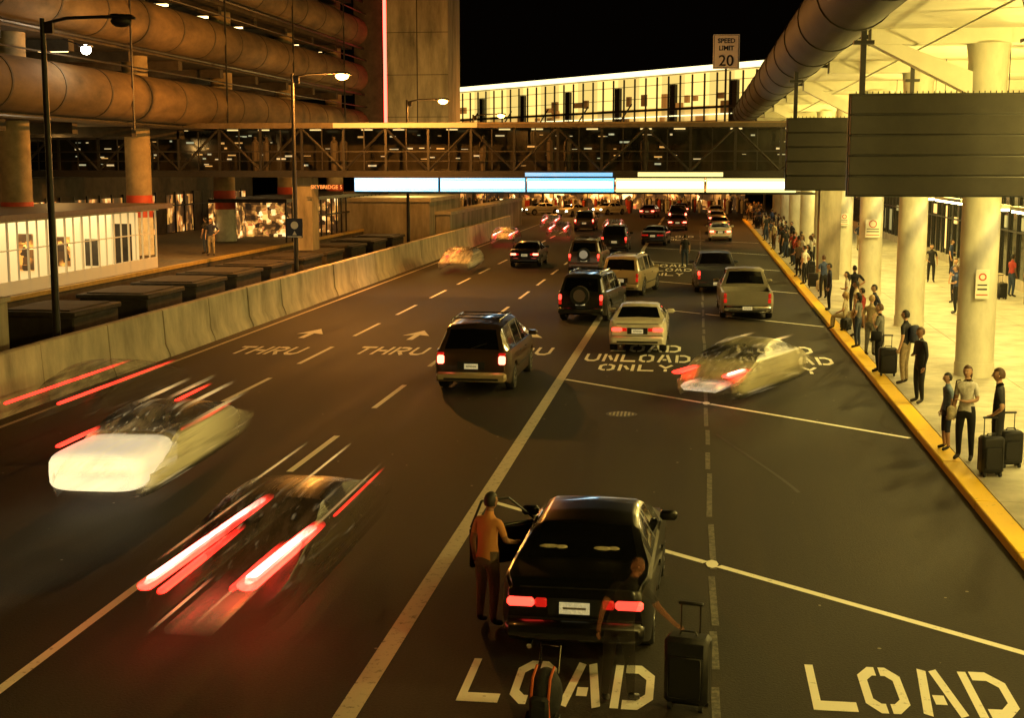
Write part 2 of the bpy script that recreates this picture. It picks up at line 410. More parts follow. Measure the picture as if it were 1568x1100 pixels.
b.tube([(2.45,22,8.2),(2.45,22,10.4)],.05,STEEL,n=6); b.box(2.2,2.7,21.9,22.1,9.1,9.3,STEEL)
b.obj('canopy_edge_duct')
cb=MB(); cb.tube([(0,0,.14),(0,0,7.4),(0,0,8.2),(0,0,8.62)],[.48,.48,.49,.54],COLM,n=28)
cb.tube([(0,0,.14),(0,0,.5)],.50,COLM,n=28)
c0=None
for k in range(11):
    y=36.7-11.2*2+11.2*k
    if c0 is None: c0=cb.obj('canopy_column',(7.25,y,0))
    else: copy(c0,'canopy_column',(7.25,y,0))
fx=MB(); fx.box(-.12,.12,0,4.6,.06,.16,WHITEP); fx.box(-.09,.09,.05,4.55,0,.058,FLU)
for yy in (.4,4.2): fx.tube([(0,yy,.16),(0,yy,4.6)],.012,STEEL,n=6)
f0=None
for k in range(18):
    y=20.3+5.6*k
    if f0 is None: f0=fx.obj('fluorescent_light',(7.95,y,4.4))
    else: copy(f0,'fluorescent_light',(7.95,y,4.4))
pl=MB(); pl.tube([(0,0,0),(0,0,.35)],[.30,.16],STEEL,n=14); pl.tube([(0,0,.35),(0,0,1.6)],.02,STEEL,n=6); pl.sphere((0,0,-.02),(.24,.24,.12),E('lamp_globe',(1,.8,.35),10,False),12,6)
p0=None  # pendants added to light the ceiling and spill onto the road
for y in (-4,8,20,31,42,53,65,78,92):
    if p0 is None: p0=pl.obj('added_pendant_lamp',(9.4,y,7.0)); o=p0
    else: o=copy(p0,'added_pendant_lamp',(9.4,y,7.0))
    light('added_pendant_bulb','POINT',(0,0,-.25),2350,(1,.73,.17),.3,parent=o)

b=MB()
b.box(14.0,14.1,-12,150,.1,.6,CONC)
b.box(14.06,14.09,-12,150,.6,4.4,GLZ)
b.box(13.9,14.3,-12,150,4.4,9.0,CONC)
y=-12.
while y<150:
    b.box(13.95,14.05,y,y+.09,.6,4.4,STEEL); y+=1.7
b.box(13.96,14.05,-12,150,2.6,2.68,STEEL)
for k in range(34):
    y=40+k*3.1+random.uniform(-.5,.5)
    b.box(14.0,14.05,y,y+random.uniform(.4,1.2),random.choice([.9,2.75]),random.choice([2.4,3.3]),random.choice([WARM,M('dim_window',(.2,.2,.15),.4,emit=(.8,.7,.25),es=.35,samp=False)]))
b.obj('terminal_facade')

def gantry(X0,X1,Y,z0,z1,name):
    b=MB(); n=5; h=(z1-z0)/n
    for i in range(n): b.box(X0,X1,Y,Y+.22,z0+i*h+.012,z0+(i+1)*h-.012,SIGNB,b=.015)
    b.box(X0+.05,X1-.05,Y+.05,Y+.17,z0,z1,BLACKP)
    b.box(X0-.03,X1+.03,Y+.225,Y+.30,z0-.02,z1+.02,M('sign_face_panel',(.1,.12,.1),.4))
    for x in (X0+.18,X1-.25):
        b.box(x,x+.12,Y+.08,Y+.2,z1,8.9,STEEL); b.box(x-.16,x+.28,Y+.02,Y+.26,z1+(8.9-z1)*.62,z1+(8.9-z1)*.62+.08,STEEL)
    k=X0+.1
    while k<X1: b.box(k,k+.02,Y+.09,Y+.11,z1,z1+.06,STEEL); k+=.12
    return b.obj(name)
gantry(3.35,7.35,31.6,4.9,7.15,'overhead_sign')
gantry(2.85,6.9,45.5,4.78,7.08,'overhead_sign')

# ------------------------------------------------------------------ skybridge
BY=66.
b=MB()
b.box(-34,5.5,BY,BY+3.2,4.98,5.3,STEEL)
b.box(-34,5.5,BY-.15,BY+3.4,7.35,7.62,M('bridge_roof',(.09,.07,.045),.6,noise=.3))
b.box(-34,5.5,BY+3.0,BY+3.1,5.3,7.35,M('bridge_back_panel',(.025,.022,.017),.12,noise=.6,scale=1.2,stretch=(1,1,.3)))
b.box(-34,5.5,BY-.02,BY+.04,6.2,6.26,STEEL); b.box(-34,5.5,BY-.02,BY+.04,5.75,5.79,STEEL)
x=-34.; k=0
while x<5.4:
    b.box(x,x+.12,BY,BY+.12,5.3,7.35,STEEL); b.box(x+1.05,x+1.1,BY+.02,BY+.08,5.3,7.35,STEEL)
    if k%2==0: p,q=(x+.1,5.35),(x+2.1,7.3)
    else: p,q=(x+.1,7.3),(x+2.1,5.35)
    b.tube([(p[0],BY+.05,p[1]),(q[0],BY+.05,q[1])],.065,STEEL,n=6); x+=2.1; k+=1
b.box(-17.2,5.5,BY-.05,BY+3.2,4.2,4.28,STEEL)
for i in range(17):
    x=-33+i*2.3+.4*math.sin(i*2.1); b.box(x,x+.55,BY+1.3,BY+1.42,7.28,7.34,E('bridge_ceiling_light',(1,.7,.25),1.2 ))
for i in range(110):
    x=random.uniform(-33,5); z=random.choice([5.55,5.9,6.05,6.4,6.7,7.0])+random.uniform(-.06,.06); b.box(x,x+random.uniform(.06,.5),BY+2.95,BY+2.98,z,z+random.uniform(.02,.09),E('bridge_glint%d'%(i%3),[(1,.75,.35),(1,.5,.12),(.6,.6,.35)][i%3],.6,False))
PDK=M('pedestrian_dark',(.05,.04,.03),.8)
for i in range(10):
    x=random.uniform(-28,4); b.tube([(x,BY+1.5,5.3),(x,BY+1.5,6.0),(x,BY+1.5,6.7),(x,BY+1.5,6.85)],[.14,.2,.2,.06],PDK,n=8); b.sphere((x,BY+1.5,6.95),(.1,.1,.13),PDK,8,6)
b.box(-17.6,-10.5,BY-.2,BY-.16,7.36,7.60,E('fascia_glow',(1,.40,.05),.5,False)); b.box(-10.5,5.4,BY-.2,BY-.16,7.54,7.60,M('fascia_edge',(.22,.16,.09),.6))
b.box(-8.2,-4.0,BY-.06,BY-.02,5.04,5.22,CY2); b.box(-2.8,1.2,BY-.06,BY-.02,5.04,5.24,M('walk_sign',(.4,.4,.2),.5,emit=(1,.85,.3),es=1.4,samp=False))
for x in (-19.5,6.3): b.box(x-.5,x+.5,BY+.8,BY+2,0,4.97,CONCW)
b.obj('skybridge')
b=MB(); P5=[-16.55,-12.32,-8.1,-3.86,.38,4.62]
for i in range(5):
    b.box(P5[i]+.03,P5[i+1]-.03,BY-.42,BY-.1,4.28,4.98,STEEL); b.box(P5[i]+.05,P5[i+1]-.05,BY-.46,BY-.425,4.31,4.96,CY if i<3 else CYY)
    b.box(P5[i]+.10,P5[i+1]-.10,BY-.468,BY-.462,4.49,4.80,CORE1 if i<3 else CORE2)
b.obj('illuminated_sign')
cu=bpy.data.curves.new('skybridge_name_sign','FONT'); cu.body='SKYBRIDGE 5'; cu.size=.27; cu.extrude=.01; cu.materials.append(REDS)
o=bpy.data.objects.new('skybridge_name_sign',cu); scene.collection.objects.link(o); o.location=(-18.8,BY-.1,4.42); o.rotation_euler=(rad(90),0,0)
b=MB()
SW=M('sign_white',(.6,.56,.42),.5,emit=(1,.8,.4),es=.05,noise=.08,samp=False); SK=M('sign_black_print',(.02,.02,.02),.6)
b.box(-.62,.62,-.02,.02,0,1.6,SW,b=.01)
for (x0,x1,z0,z1) in ((-.56,.56,.04,.06),(-.56,.56,1.54,1.56),(-.58,-.555,.04,1.56),(.555,.58,.04,1.56)): b.box(x0,x1,-.026,-.021,z0,z1,SK)
b.box(-.05,.05,.03,.11,-2.5,1.5,STEEL)
sg=b.obj('speed_limit_sign',(1.25,BY+1,10.1))
for t,s_,z in (('SPEED',.30,1.2),('LIMIT',.30,.86),('20',.72,.14)):
    c=bpy.data.curves.new('print','FONT'); c.body=t; c.size=s_; c.align_x='CENTER'; c.extrude=.003; c.offset=.008; c.materials.append(SK)
    oo=bpy.data.objects.new('print_'+t.lower(),c); scene.collection.objects.link(oo); oo.parent=sg; oo.location=(0,-.03,z); oo.rotation_euler=(rad(90),0,0)

# ------------------------------------------------------------------ far lit concourse
b=MB()
A=Vector((-30,152,0)); B=Vector((8,108,0)); d=(B-A); L=d.length; d.normalize()
ang=math.atan2(d.y,d.x)
b.T=Matrix.Translation(A)@Matrix.Rotation(ang,4,'Z')
x=0.
k=0
while x<L:
    b.box(x,min(L,x+3.08),.6,.8,8.0,10.5,E('concourse_bay_low%d'%(k%3),(1,.56,.09),[.9,.45,.65][k%3],False)); b.box(x,min(L,x+3.08),.6,.8,10.5,13.2,E('concourse_bay_high%d'%(k%2),(1,.70,.18),[1.4,.95][k%2],False)); x+=3.1; k+=1
b.box(0,L,-.3,8,13.2,13.5,WHITEP); b.box(-.2,L+.2,-.4,-.32,13.25,13.7,RTRIM)
b.box(0,L,-.1,8,7.0,8.0,DARKC); b.box(0,L,-.05,.15,10.2,10.4,STEEL)
b.box(0,L,.2,.5,8.6,8.75,RTRIM); b.box(0,L,.2,.5,9.7,9.78,RTRIM)
x=0.;k=0
while x<L:
    b.box(x,x+.09,-.02,.12,8.0,13.1,STEEL)
    if k%5==2: b.box(x,x+.7,.2,.5,8,12.4,STEEL)
    x+=1.55;k+=1
for z in (9.2,11.3,12.4): b.box(0,L,-.03,.1,z,z+.04,STEEL)
for i in range(40):
    x=random.uniform(1,L-3); z=random.uniform(8.1,11); b.box(x,x+random.uniform(.4,1.6),.3,.55,z,z+random.uniform(.3,1.2),M('interior_dark%d'%(i%2),(.1,.06,.02),.6,emit=(.8,.3,.05),es=.12+.25*(i%2),samp=False))
for i in range(5):
    x=8+i*6.5; b.tube([(x,-.1,8.2),(x+3,-.1,10.9)],.07,STEEL,n=6)
b.obj('glass_concourse')

b=MB()
b.box(-40,6,176,177,0,4.0,SHOPF)
for i in range(32): b.box(-40+1.45*i,-39.9+1.45*i,175.8,175.95,0,4,STEEL)
b.box(-40,14,174,176,4.0,7.0,DARKC); b.box(-40,6,173.9,174,3.5,3.7,E('far_soffit_light',(1,.85,.5),2.5))
b.obj('distant_terminal')
b=MB()
for i in range(150):
    x=random.uniform(-30,6); y=random.uniform(160,172); h=random.uniform(1.5,1.85)
    m_=random.choice([BLACKP,DARKC,WHITEP,REDP,CONC,DARKC]); b.tube([(x,y,0),(x,y,.8),(x,y,1.35),(x,y,h-.25)],[.12,.17,.2,.07],m_,n=6); b.sphere((x,y,h-.12),(.09,.1,.12),CONC,6,5)
b.obj('distant_crowd')

# ------------------------------------------------------------------ concrete tower, neon
b=MB()
b.box(-22.4,-17.9,99,104,0,30,CONCW)
for z in range(3,30,3): b.box(-22.41,-17.89,98.985,99.0,z,z+.04,DARKC)
b.box(-20.2,-20.12,98.985,98.999,0,30,DARKC)
b.box(-25,-22.4,99.8,104,0,30,DARKC)
b.obj('concrete_tower')
light('tower_wash','POINT',(-19.5,92,5.2),900,(1,.70,.20),.3)
b=MB(); b.box(-22.75,-22.52,99.5,99.6,7.4,30,NEON); b.box(-22.8,-22.5,99.61,99.79,7.3,30,STEEL); b.obj('red_neon_tube')
b=MB()
b.box(-26,-17.2,88,98.9,0,3.2,CONCW); b.box(-17.15,-16.2,90,128,0,2.3,CONCW); b.box(-26.1,-17.1,87.9,98.95,3.2,3.45,CONC); b.box(-17.2,-16.1,89.9,128,2.3,2.5,CONC)
b.obj('concrete_ramp_wall')

# ------------------------------------------------------------------ parking garage
b=MB()
TZ=(8.55,11.9,15.2,18.5)
for z in TZ:
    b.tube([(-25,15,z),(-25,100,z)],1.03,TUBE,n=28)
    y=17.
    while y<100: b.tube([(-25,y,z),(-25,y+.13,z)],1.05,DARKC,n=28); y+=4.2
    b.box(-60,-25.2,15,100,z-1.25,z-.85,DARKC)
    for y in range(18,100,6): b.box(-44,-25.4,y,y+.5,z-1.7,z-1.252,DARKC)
    for y in range(18,100,12): b.tube([(-24.0,y+3,z-1.5),(-24.0,y+3,z+1.9)],.05,STEEL,n=6)
    b.tube([(-24.3,15,z-1.25),(-24.3,100,z-1.25)],.07,STEEL,n=6); b.tube([(-24.1,15,z+1.2),(-24.1,100,z+1.2)],.04,STEEL,n=6)
b.box(-60,-59,15,100,0,22,DARKC)
b.box(-33.2,-33,15,100,1.3,4.6,DARKC); b.box(-60,-33,15,100,4.6,4.9,DARKC)
for zi,z in enumerate(TZ[:3]):
    for y in range(20,100,6):
        for x in (-29,-37):
            if random.random()<.85: b.box(x,x+1.3,y+2.6,y+2.85,z-1.36,z-1.26,FLUG)
b.box(-32.99,-32.9,36,98,1.35,3.7,SHOP)
y=36.
while y<98:
    b.box(-32.89,-32.8,y,y+.08,1.3,3.9,STEEL)
    if random.random()<.3: b.box(-32.89,-32.82,y,y+1.6,1.3,3.9,DARKC)
    y+=1.6
b.box(-32.89,-32.8,36,98,3.0,3.08,STEEL)
for k in range(6):
    y=39+12*k
    b.tube([(-26.4,y,1.3),(-26.4,y,20)],.6,GCOL,n=24)
    b.tube([(-26.4,y,1.31),(-26.4,y,3.1)],.615,WHITEP,n=24); b.tube([(-26.4,y,3.11),(-26.4,y,4.15)],.615,REDP,n=24)
b.tube([(-36,51,1.3),(-36,51,7.3)],.6,GCOL,n=16)
b.obj('parking_garage')
for (p,e,c) in (((-29,45,6.6),110,(1,.55,.15)),((-29,60,6.6),150,(1,.55,.15)),((-29,80,6.6),220,(1,.55,.15)),((-23,52,10.3),60,(1,.62,.2)),((-23,76,10.3),50,(1,.5,.14)),((-23.2,60,3.4),160,(1,.60,.18))): light('garage_lamp','POINT',p,e,c,.25)
b=MB(); b.sphere((0,0,0),(.19,.19,.19),E('globe_bright',(1,.9,.7),60),12,8); b.tube([(0,0,.1),(-.9,0,.4)],.03,STEEL,n=6); b.box(-.2,.2,-.2,.2,.1,.16,STEEL)
o=b.obj('wall_lamp',(-23.2,50.8,9.95)); light('wall_bulb','POINT',(0.3,-.2,-.3),140,(1,.75,.4),.15,parent=o)
b=MB(); b.box(-60,-21.6,15,100,-.02,1.28,DARKC); b.box(-21.75,-21.55,15,100,1.28,1.42,M('kerb_edge',(.35,.23,.05),.7,noise=.3)); b.box(-60,-21.8,15,100,1.281,1.30,M('left_paving',(.10,.08,.05),.8,noise=.4)); b.obj('left_sidewalk')
for y in (38,43.5,48,52.5,57,62,66,71,76,81):
    b=MB(); b.box(-1.2,1.2,0,3.2,0,1.15,DARKC,b=.05); b.box(-1.28,1.28,-.08,3.28,1.15,1.3,DARKC,b=.03); b.box(-1.0,1.0,.2,3.0,1.3,1.34,DARKC); b.obj('concrete_planter',(-19.3,y,0))
b=MB(); b.box(-1.4,1.4,0,3,0,2.0,CONCW,b=.04); b.box(-1.45,1.45,-.05,3.05,2.0,2.12,CONC); b.obj('concrete_block',(-19.5,31.2,0))
# glazed waiting booth
b=MB()
b.box(-27.2,-22.0,40.6,56,3.78,3.98,M('shelter_roof',(.10,.075,.045),.5,noise=.3)); b.box(-27,-22.4,41.2,55.4,3.70,3.78,M('shelter_soffit',(.5,.42,.28),.6))
FR=M('booth_frame',(.5,.45,.33),.5,emit=(1,.7,.3),es=.15,samp=False)  # faint glow in the frame material makes it look lit
for i in range(21):
    y=41.3+.7*i; b.box(-22.56,-22.5,y,y+(.07 if i%2==0 else .03),1.3,3.7,FR)
b.box(-22.55,-22.51,41.36,55.3,2.75,2.79,FR); b.box(-22.56,-22.5,41.36,55.3,1.3,1.75,FR)
for x in (-26.9,-24.7,-22.56): b.box(x,x+.06,41.24,41.3,1.3,3.7,FR)
b.box(-26.9,-22.5,41.24,41.29,1.3,1.6,DARKC); b.box(-26.9,-22.5,41.25,41.29,2.75,2.79,FR)
b.box(-27,-26.9,41.3,55.3,1.3,3.7,SHOPS)
POST=E('booth_glow_partition',(1,.62,.2),.75,False)
for y in (44.2,47,49.8,52.6,55.3):   # added cross partitions with their own glow, carrying posters / vending machines
    b.box(-26.85,-23.3,y,y+.06,1.3,3.6,POST)
    for k in range(3):
        x=-26.6+1.1*k; b.box(x,x+random.uniform(.4,.9),y-.05,y-.01,random.uniform(1.35,1.8),random.uniform(2.5,3.3),random.choice([SHOPS,DARKC,REDP,DARKC,SHOPS]))
for i in range(5): b.box(-25.4,-24.6,42.2+2.6*i,43.8+2.6*i,3.62,3.69,E('booth_ceiling_light',(1,.8,.4),6))
for i in range(4):
    b.box(-26.4,-25.9,42.5+3*i,43.9+3*i,1.72,1.78,STEEL); b.box(-26.45,-26.4,42.5+3*i,43.9+3*i,1.78,2.2,STEEL); b.box(-26.2,-26.1,42.7+3*i,42.8+3*i,1.3,1.72,STEEL); b.box(-26.2,-26.1,43.6+3*i,43.7+3*i,1.3,1.72,STEEL)
b.obj('transit_shelter'); light('shelter_lamp','AREA',(-24.0,48,3.6),420,(1,.72,.3),2,sx=12)
b=MB()
b.box(-27,-22.5,74,98,3.5,3.7,STEEL)
b.box(-27,-26.8,74,98,1.3,3.45,SHOPS)
for y in (80,86,92,97.8): b.box(-26.8,-22.8,y,y+.1,1.3,3.45,SHOPS)
for i in range(20): b.box(-22.6,-22.52,74+1.2*i,74.1+1.2*i,1.3,3.5,STEEL)
b.box(-22.6,-22.52,74,98,2.5,2.6,STEEL)
b.obj('shop_arcade')

# ------------------------------------------------------------------ street lamps
def lamp(y,glow,x=-17.55,flip=1):
    b=MB(); b.tube([(0,0,0),(0,0,.5),(0,0,9.5)],[.16,.11,.07],STEEL,n=12); b.tube([(0,0,9.35),(.7*flip,0,9.5),(1.9*flip,0,9.52)],.045,STEEL,n=8)
    b.box(-.22,.22,-.22,.22,-.01,.06,STEEL); b.box(-.02,.3,-.05,.05,9.1,9.4,STEEL)
    b.tube([(1.8*flip,0,9.5),(2.0*flip,0,9.53),(2.5*flip,0,9.5),(2.62*flip,0,9.46)],[.06,.15,.15,.05],STEEL,n=10,sq=.5)
    b.sphere((2.22*flip,0,9.40),(.30,.18,.17),SOD if glow else STEEL,10,6)
    o=b.obj('street_lamp',(x,y,0))
    if glow: light('sodium_bulb','POINT',(2.22*flip,0,9.0),glow,(1,.36,.05),.15,parent=o)
    return o
lamp(35.8,0); lamp(59,8000); lamp(83,2500); lamp(12,350); lamp(108,1500); lamp(134,3500,6.4,-1); lamp(158,5000)  # last two lamps added to brighten the road beyond the bridge
b=MB(); b.box(-.36,.36,-.03,0,0,.85,M('info_sign_blue',(.02,.03,.07),.5)); b.box(-.33,.33,-.035,-.031,.03,.07,SW)
b.tube([(0,-.032,.55),(0,-.036,.55)],.17,SW,n=16); b.add([(-.1,-.036,.12),(.1,-.036,.12),(0,-.036,.3)],[(0,1,2)],SW); b.obj('parking_sign',(-17.55,58.85,2.4))
for (x,y,z,w_,h) in ((7.25,36.15,2.2,.34,.75),(7.25,58.5,2.6,.6,.75),(7.25,69.7,2.6,.4,.6)):
    b=MB(); b.box(-w_/2,w_/2,-.02,0,0,h,SW,b=.005)
    b.box(-w_/2+.03,w_/2-.03,-.024,-.021,h*.12,h*.16,REDP); b.box(-w_/2+.05,w_/2-.05,-.024,-.021,h*.3,h*.36,SK); b.box(-w_/2+.05,w_/2-.05,-.024,-.021,h*.45,h*.5,SK)
    ribbon(b,[(w_*.24*math.cos(t*math.pi/6),h*.75+w_*.24*math.sin(t*math.pi/6)) for t in range(13)],.018,lambda q:(q.x,-.024,q.y),REDP)
    b.obj('no_parking_sign',(x,y,z))

# ------------------------------------------------------------------ vehicles
KIND={
'sedan':dict(L=4.5,W=.87,T=[(0,.76),(.04,.90),(.14,.965),(.4,.99),(.82,1.0),(1.15,1.16),(1.5,1.29),(1.85,1.34),(2.3,1.345),(2.7,1.31),(3.0,1.19),(3.4,.96),(4.0,.87),(4.3,.78),(4.45,.66),(4.5,.55)],Bc=.92,rg=(.84,1.46),wg=(2.74,3.38),sg=(1.2,3.1),pil=(2.1,),R=.31,wh=(.9,3.6),tl='wide',tum=.25),
'minivan':dict(L=4.8,W=.97,T=[(0,.7),(.03,.98),(.08,1.08),(.36,1.6),(.55,1.67),(1.6,1.70),(2.8,1.68),(3.15,1.60),(4.05,1.08),(4.65,.86),(4.8,.6)],Bc=1.03,rg=(.09,.35),wg=(3.15,4.03),sg=(.4,3.6),pil=(1.45,2.5),R=.33,wh=(.95,3.9),tl='mid',tum=.2),
'suv':dict(L=4.5,W=.91,T=[(0,.75),(.02,1.0),(.07,1.1),(.24,1.60),(.42,1.70),(1.5,1.73),(2.55,1.71),(2.85,1.64),(3.35,1.13),(4.3,1.02),(4.5,.7)],Bc=1.06,rg=(.08,.24),wg=(2.86,3.33),sg=(.35,3.1),pil=(1.3,2.2),R=.37,wh=(.85,3.65),tl='vert',tum=.15),
'pickup':dict(L=5.4,W=.96,T=[(0,1.05),(2.0,1.08),(2.06,1.14),(2.2,1.64),(2.45,1.73),(3.3,1.73),(3.5,1.67),(4.05,1.14),(5.2,1.04),(5.4,.7)],Bc=1.08,rg=(2.06,2.22),wg=(3.5,4.03),sg=(2.25,3.8),pil=(3.0,),R=.39,wh=(1.05,4.45),tl='vert',bed=(.1,1.92),tum=.17),
}
def interp(T,y):
    if y<=T[0][0]: return T[0][1]
    for a,c in zip(T,T[1:]):
        if y<=c[0]:
            t=(y-a[0])/(c[0]-a[0]); return a[1]+(c[1]-a[1])*t
    return T[-1][1]
def add_car(b,kind,m,spare=False,rack=False,braking=False):
    K=KIND[kind]; L,W,R=K['L'],K['W'],K['R']
    st=set(round(i*L/64,3) for i in range(65))|set(t[0] for t in K['T'])
    for r in (K['rg'],K['wg'],K['sg']): st|=set(r)
    for p in K['pil']: st|={p-.045,p+.045}
    if 'bed' in K: st|={K['bed'][0],K['bed'][0]+.02,K['bed'][1],K['bed'][1]+.02}
    st=sorted(st); st=[s for i,s in enumerate(st) if i==0 or s-st[i-1]>.008]
    rings=[]
    for y in st:
        T=interp(K['T'],y)
        T=(T*2+interp(K['T'],y-.05)+interp(K['T'],y+.05))/4 if .1<y<L-.1 else T
        w=W*(1-.13*max(0,1-y/.45)**2-.18*max(0,1-(L-y)/.8)**2)
        B=min(K['Bc']+.03*(1-y/L),T-.035); g=min(1,max(0,(T-B-.04)/.42))
        wr=w*(.905-K['tum']*g)
        zb=.24+.08*max(0,1-y/.3)+.03*max(0,1-(L-y)/.3); za=zb+.005
        for yw in K['wh']:
            dy=abs(y-yw)
            if dy<R+.06: za=max(za,R+math.sqrt((R+.06)**2-dy*dy))
        q=[(0,zb),(.66*w,zb),(.68*w,za),(.965*w,za),(w,max(za+.02,min(.56,B-.2))),(.99*w,max(za+.04,B-.13)),(.955*w,B),(.915*w,B+.012)]
        inbed='bed' in K and K['bed'][0]+.005<y<K['bed'][1]+.005
        if inbed: q+=[(.87*w,B+.012),(.86*w,.68),(0,.68)]
        else: q+=[(wr,max(B+.014,T-.065*g-.005)),(wr*.84,T-.008),(0,T+.014)]
        rings.append((y,q,T-B))
    vs=[];fs=[];ms=[]
    for y,q,_ in rings:
        for p in q: vs.append((p[0],y,p[1]))
        for p in q[9:0:-1]: vs.append((-p[0],y,p[1]))
    n=len(vs)//len(rings)
    for i in range(len(rings)-1):
        ym=(rings[i][0]+rings[i+1][0])/2; gh=min(rings[i][2],rings[i+1][2])
        for j in range(n):
            a=i*n+j; c=i*n+(j+1)%n; fs.append((a,c,c+n,a+n))
            jj=j if j<10 else (n-1-j)
            mt=m['paint']
            if jj<=1: mt=m['black']
            if jj==7 and K['sg'][0]<ym<K['sg'][1] and gh>.15 and not any(abs(ym-p)<.045 for p in K['pil']): mt=m['glass']
            if jj==9 and (K['rg'][0]<ym<K['rg'][1] or K['wg'][0]<ym<K['wg'][1]): mt=m['glass']
            if 'bed' in K and jj in(8,9) and K['bed'][0]<ym<K['bed'][1]: mt=m['black']
            ms.append(mt)
    fs.append(tuple(range(n))[::-1]); ms.append(m['paint']); fs.append(tuple((len(rings)-1)*n+k for k in range(n))); ms.append(m['paint'])
    b.add(vs,fs,ms,True)
    bm_=m.get('bumper',m['paint'])
    b.box(-W*.90,W*.90,-.09,.16,.30,.54,bm_,b=.06); b.box(-W*.84,W*.84,L-.2,L+.06,.28,.52,m['paint'],b=.05)
    b.box(-W*.7,W*.7,-.094,-.09,.345,.40,m['black']); b.box(-W*.86,W*.86,-.02,.1,.545,.56,m['black'])
    zt=.70 if kind=='sedan' else .76
    b.box(-.17,.17,-.035 if kind!='pickup' else -.11,-.005 if kind!='pickup' else -.10,.62 if kind!='pickup' else .40,.75 if kind!='pickup' else .52,m['plate'])
    b.box(-.13,.13,-.037 if kind!='pickup' else -.112,-.036 if kind!='pickup' else -.111,.675 if kind!='pickup' else .445,.70 if kind!='pickup' else .47,M('plate_print',(.2,.17,.12),.6,noise=.8,scale=60))
    if kind=='sedan': b.box(-.30,.30,-.012,-.002,.60,.79,m['black']); b.box(-.62,.62,.0,.012,.90,.915,m['black'])
    if kind in('suv','minivan'): b.box(-.34,.34,-.014,-.002,.60,.80,m['black'])
    for sx in (-1,1):
        if K['tl']=='wide': b.box(sx*W*.52,sx*W*.88,-.03,.13,zt-.02,zt+.085,m['tail'],b=.03); b.box(sx*W*.36,sx*W*.51,-.022,.05,zt-.02,zt+.085,m.get('lens',LENS),b=.015)
        elif K['tl']=='mid': b.box(sx*W*.70,sx*W*.875,-.03,.10,.74,.95,m['tail'],b=.03); b.box(sx*W*.70,sx*W*.875,-.028,.08,.955,1.02,m.get('lens',LENS),b=.015)
        else: b.box(sx*W*.76,sx*W*.88,-.02,.08,.80,1.0,m['tail'],b=.03); b.box(sx*W*.76,sx*W*.88,-.018,.07,.64,.79,m.get('lens',LENS),b=.015)
        b.box(sx*W*.50,sx*W*.78,L-.16,L+.0,.56,.68,m['head'],b=.02)
        yw=K['wg'][1]-.35
        b.box(sx*(W*.93),sx*(W+.17),yw,yw+.10,K['Bc']+.01,K['Bc']+.14,m['paint'],b=.035)
        for yd in (K['pil'][0]-.6 if kind!='minivan' else 1.7,K['pil'][-1]+.05): b.box(sx*(W*.985),sx*(W+.02),yd,yd+.16,K['Bc']-.15,K['Bc']-.115,m['chrome'])
        b.box(sx*(W*.99),sx*(W+.012),K['wh'][0]+R+.15,K['wh'][1]-R-.15,.52,.57,m['black'])
        for yw in K['wh']:
            x1=sx*(W-.015);x0=sx*(W-.23)
            b.tube([(x0,yw,R),(x0+(x1-x0)*.15,yw,R),(x0+(x1-x0)*.85,yw,R),(x1,yw,R)],[R*.93,R,R,R*.93],m['tire'],n=24)
            b.tube([(x1-sx*.02,yw,R),(x1+sx*.004,yw,R)],[R*.66,R*.64],m['rim'],n=20)
            b.tube([(x1,yw,R),(x1+sx*.012,yw,R)],R*.16,m['chrome'],n=10)
            for k in range(5):
                t=k*2*math.pi/5+.3; b.tube([(x1+sx*.002,yw+math.cos(t)*R*.42,R+math.sin(t)*R*.42),(x1+sx*.008,yw+math.cos(t)*R*.42,R+math.sin(t)*R*.42)],R*.11,m['tire'],n=8)
    if braking:
        yb=K['rg'][1]-.02; zz=interp(K['T'],yb)
        b.box(-.11,.11,K['rg'][0]+.04 if kind=='minivan' else yb-.06,yb,(zz-.47) if kind=='minivan' else zz-.07,(zz-.41) if kind=='minivan' else zz-.02,m['tail'],b=.01)
    if spare:
        b.tube([(0,.0,.98),(0,-.20,.98)],.34,m['tire'],n=24); b.tube([(0,-.2,.98),(0,-.215,.98)],.22,m['rim'],n=20)
    if rack:
        for sx in(-1,1): b.tube([(sx*W*.62,.6,1.70),(sx*W*.62,.7,1.77),(sx*W*.62,2.4,1.78),(sx*W*.62,2.55,1.72)],.018,m['chrome'],n=6)
        for yy in (.9,1.6,2.3): b.tube([(-W*.62,yy,1.785),(W*.62,yy,1.785)],.016,m['black'],n=6)
        b.tube([(-.02,.06,1.12),(.36,.16,1.24)],.012,m['black'],n=5)
    b.tube([(-.5,.12,.26),(-.5,-.1,.25)],.03,m['chrome'],n=8)
def cm(paint,**k):
    d=dict(paint=paint,glass=GLASS,tire=RUB,rim=RIM,tail=TAIL,plate=PLATE,black=BLACKP,chrome=CHROME,head=HEADL); d.update(k); return d
def PAINT(n,c,metal=.2,rough=.3): return M('paint_'+n,c,rough,metal=metal,coat=.6,noise=.08,scale=3)
PB=PAINT('black',(.005,.005,.005)); PW=PAINT('white',(.66,.62,.52),0); PT=PAINT('tan',(.40,.33,.20),.3); PS=PAINT('silver',(.22,.20,.15),.3)
PD=PAINT('dark_green',(.015,.016,.013)); PR=PAINT('maroon',(.09,.02,.015)); PBL=PAINT('dark_blue',(.03,.033,.05)); PBR=PAINT('brown',(.10,.06,.035))
def vehicle(name,kind,X,Y,head,mats,**k):
    b=MB(); add_car(b,kind,mats,**k); return b.obj(name,(X,Y,0),rad(-head))
b=MB(); add_car(b,'sedan',cm(PB))
b.T=Matrix.Translation((-.86,3.0,0))@Matrix.Rotation(rad(-52),4,'Z')
b.box(-.03,.03,-.98,0,.36,.90,PB,b=.025); b.box(.031,.05,-.93,-.05,.42,.86,BLACKP,b=.008)
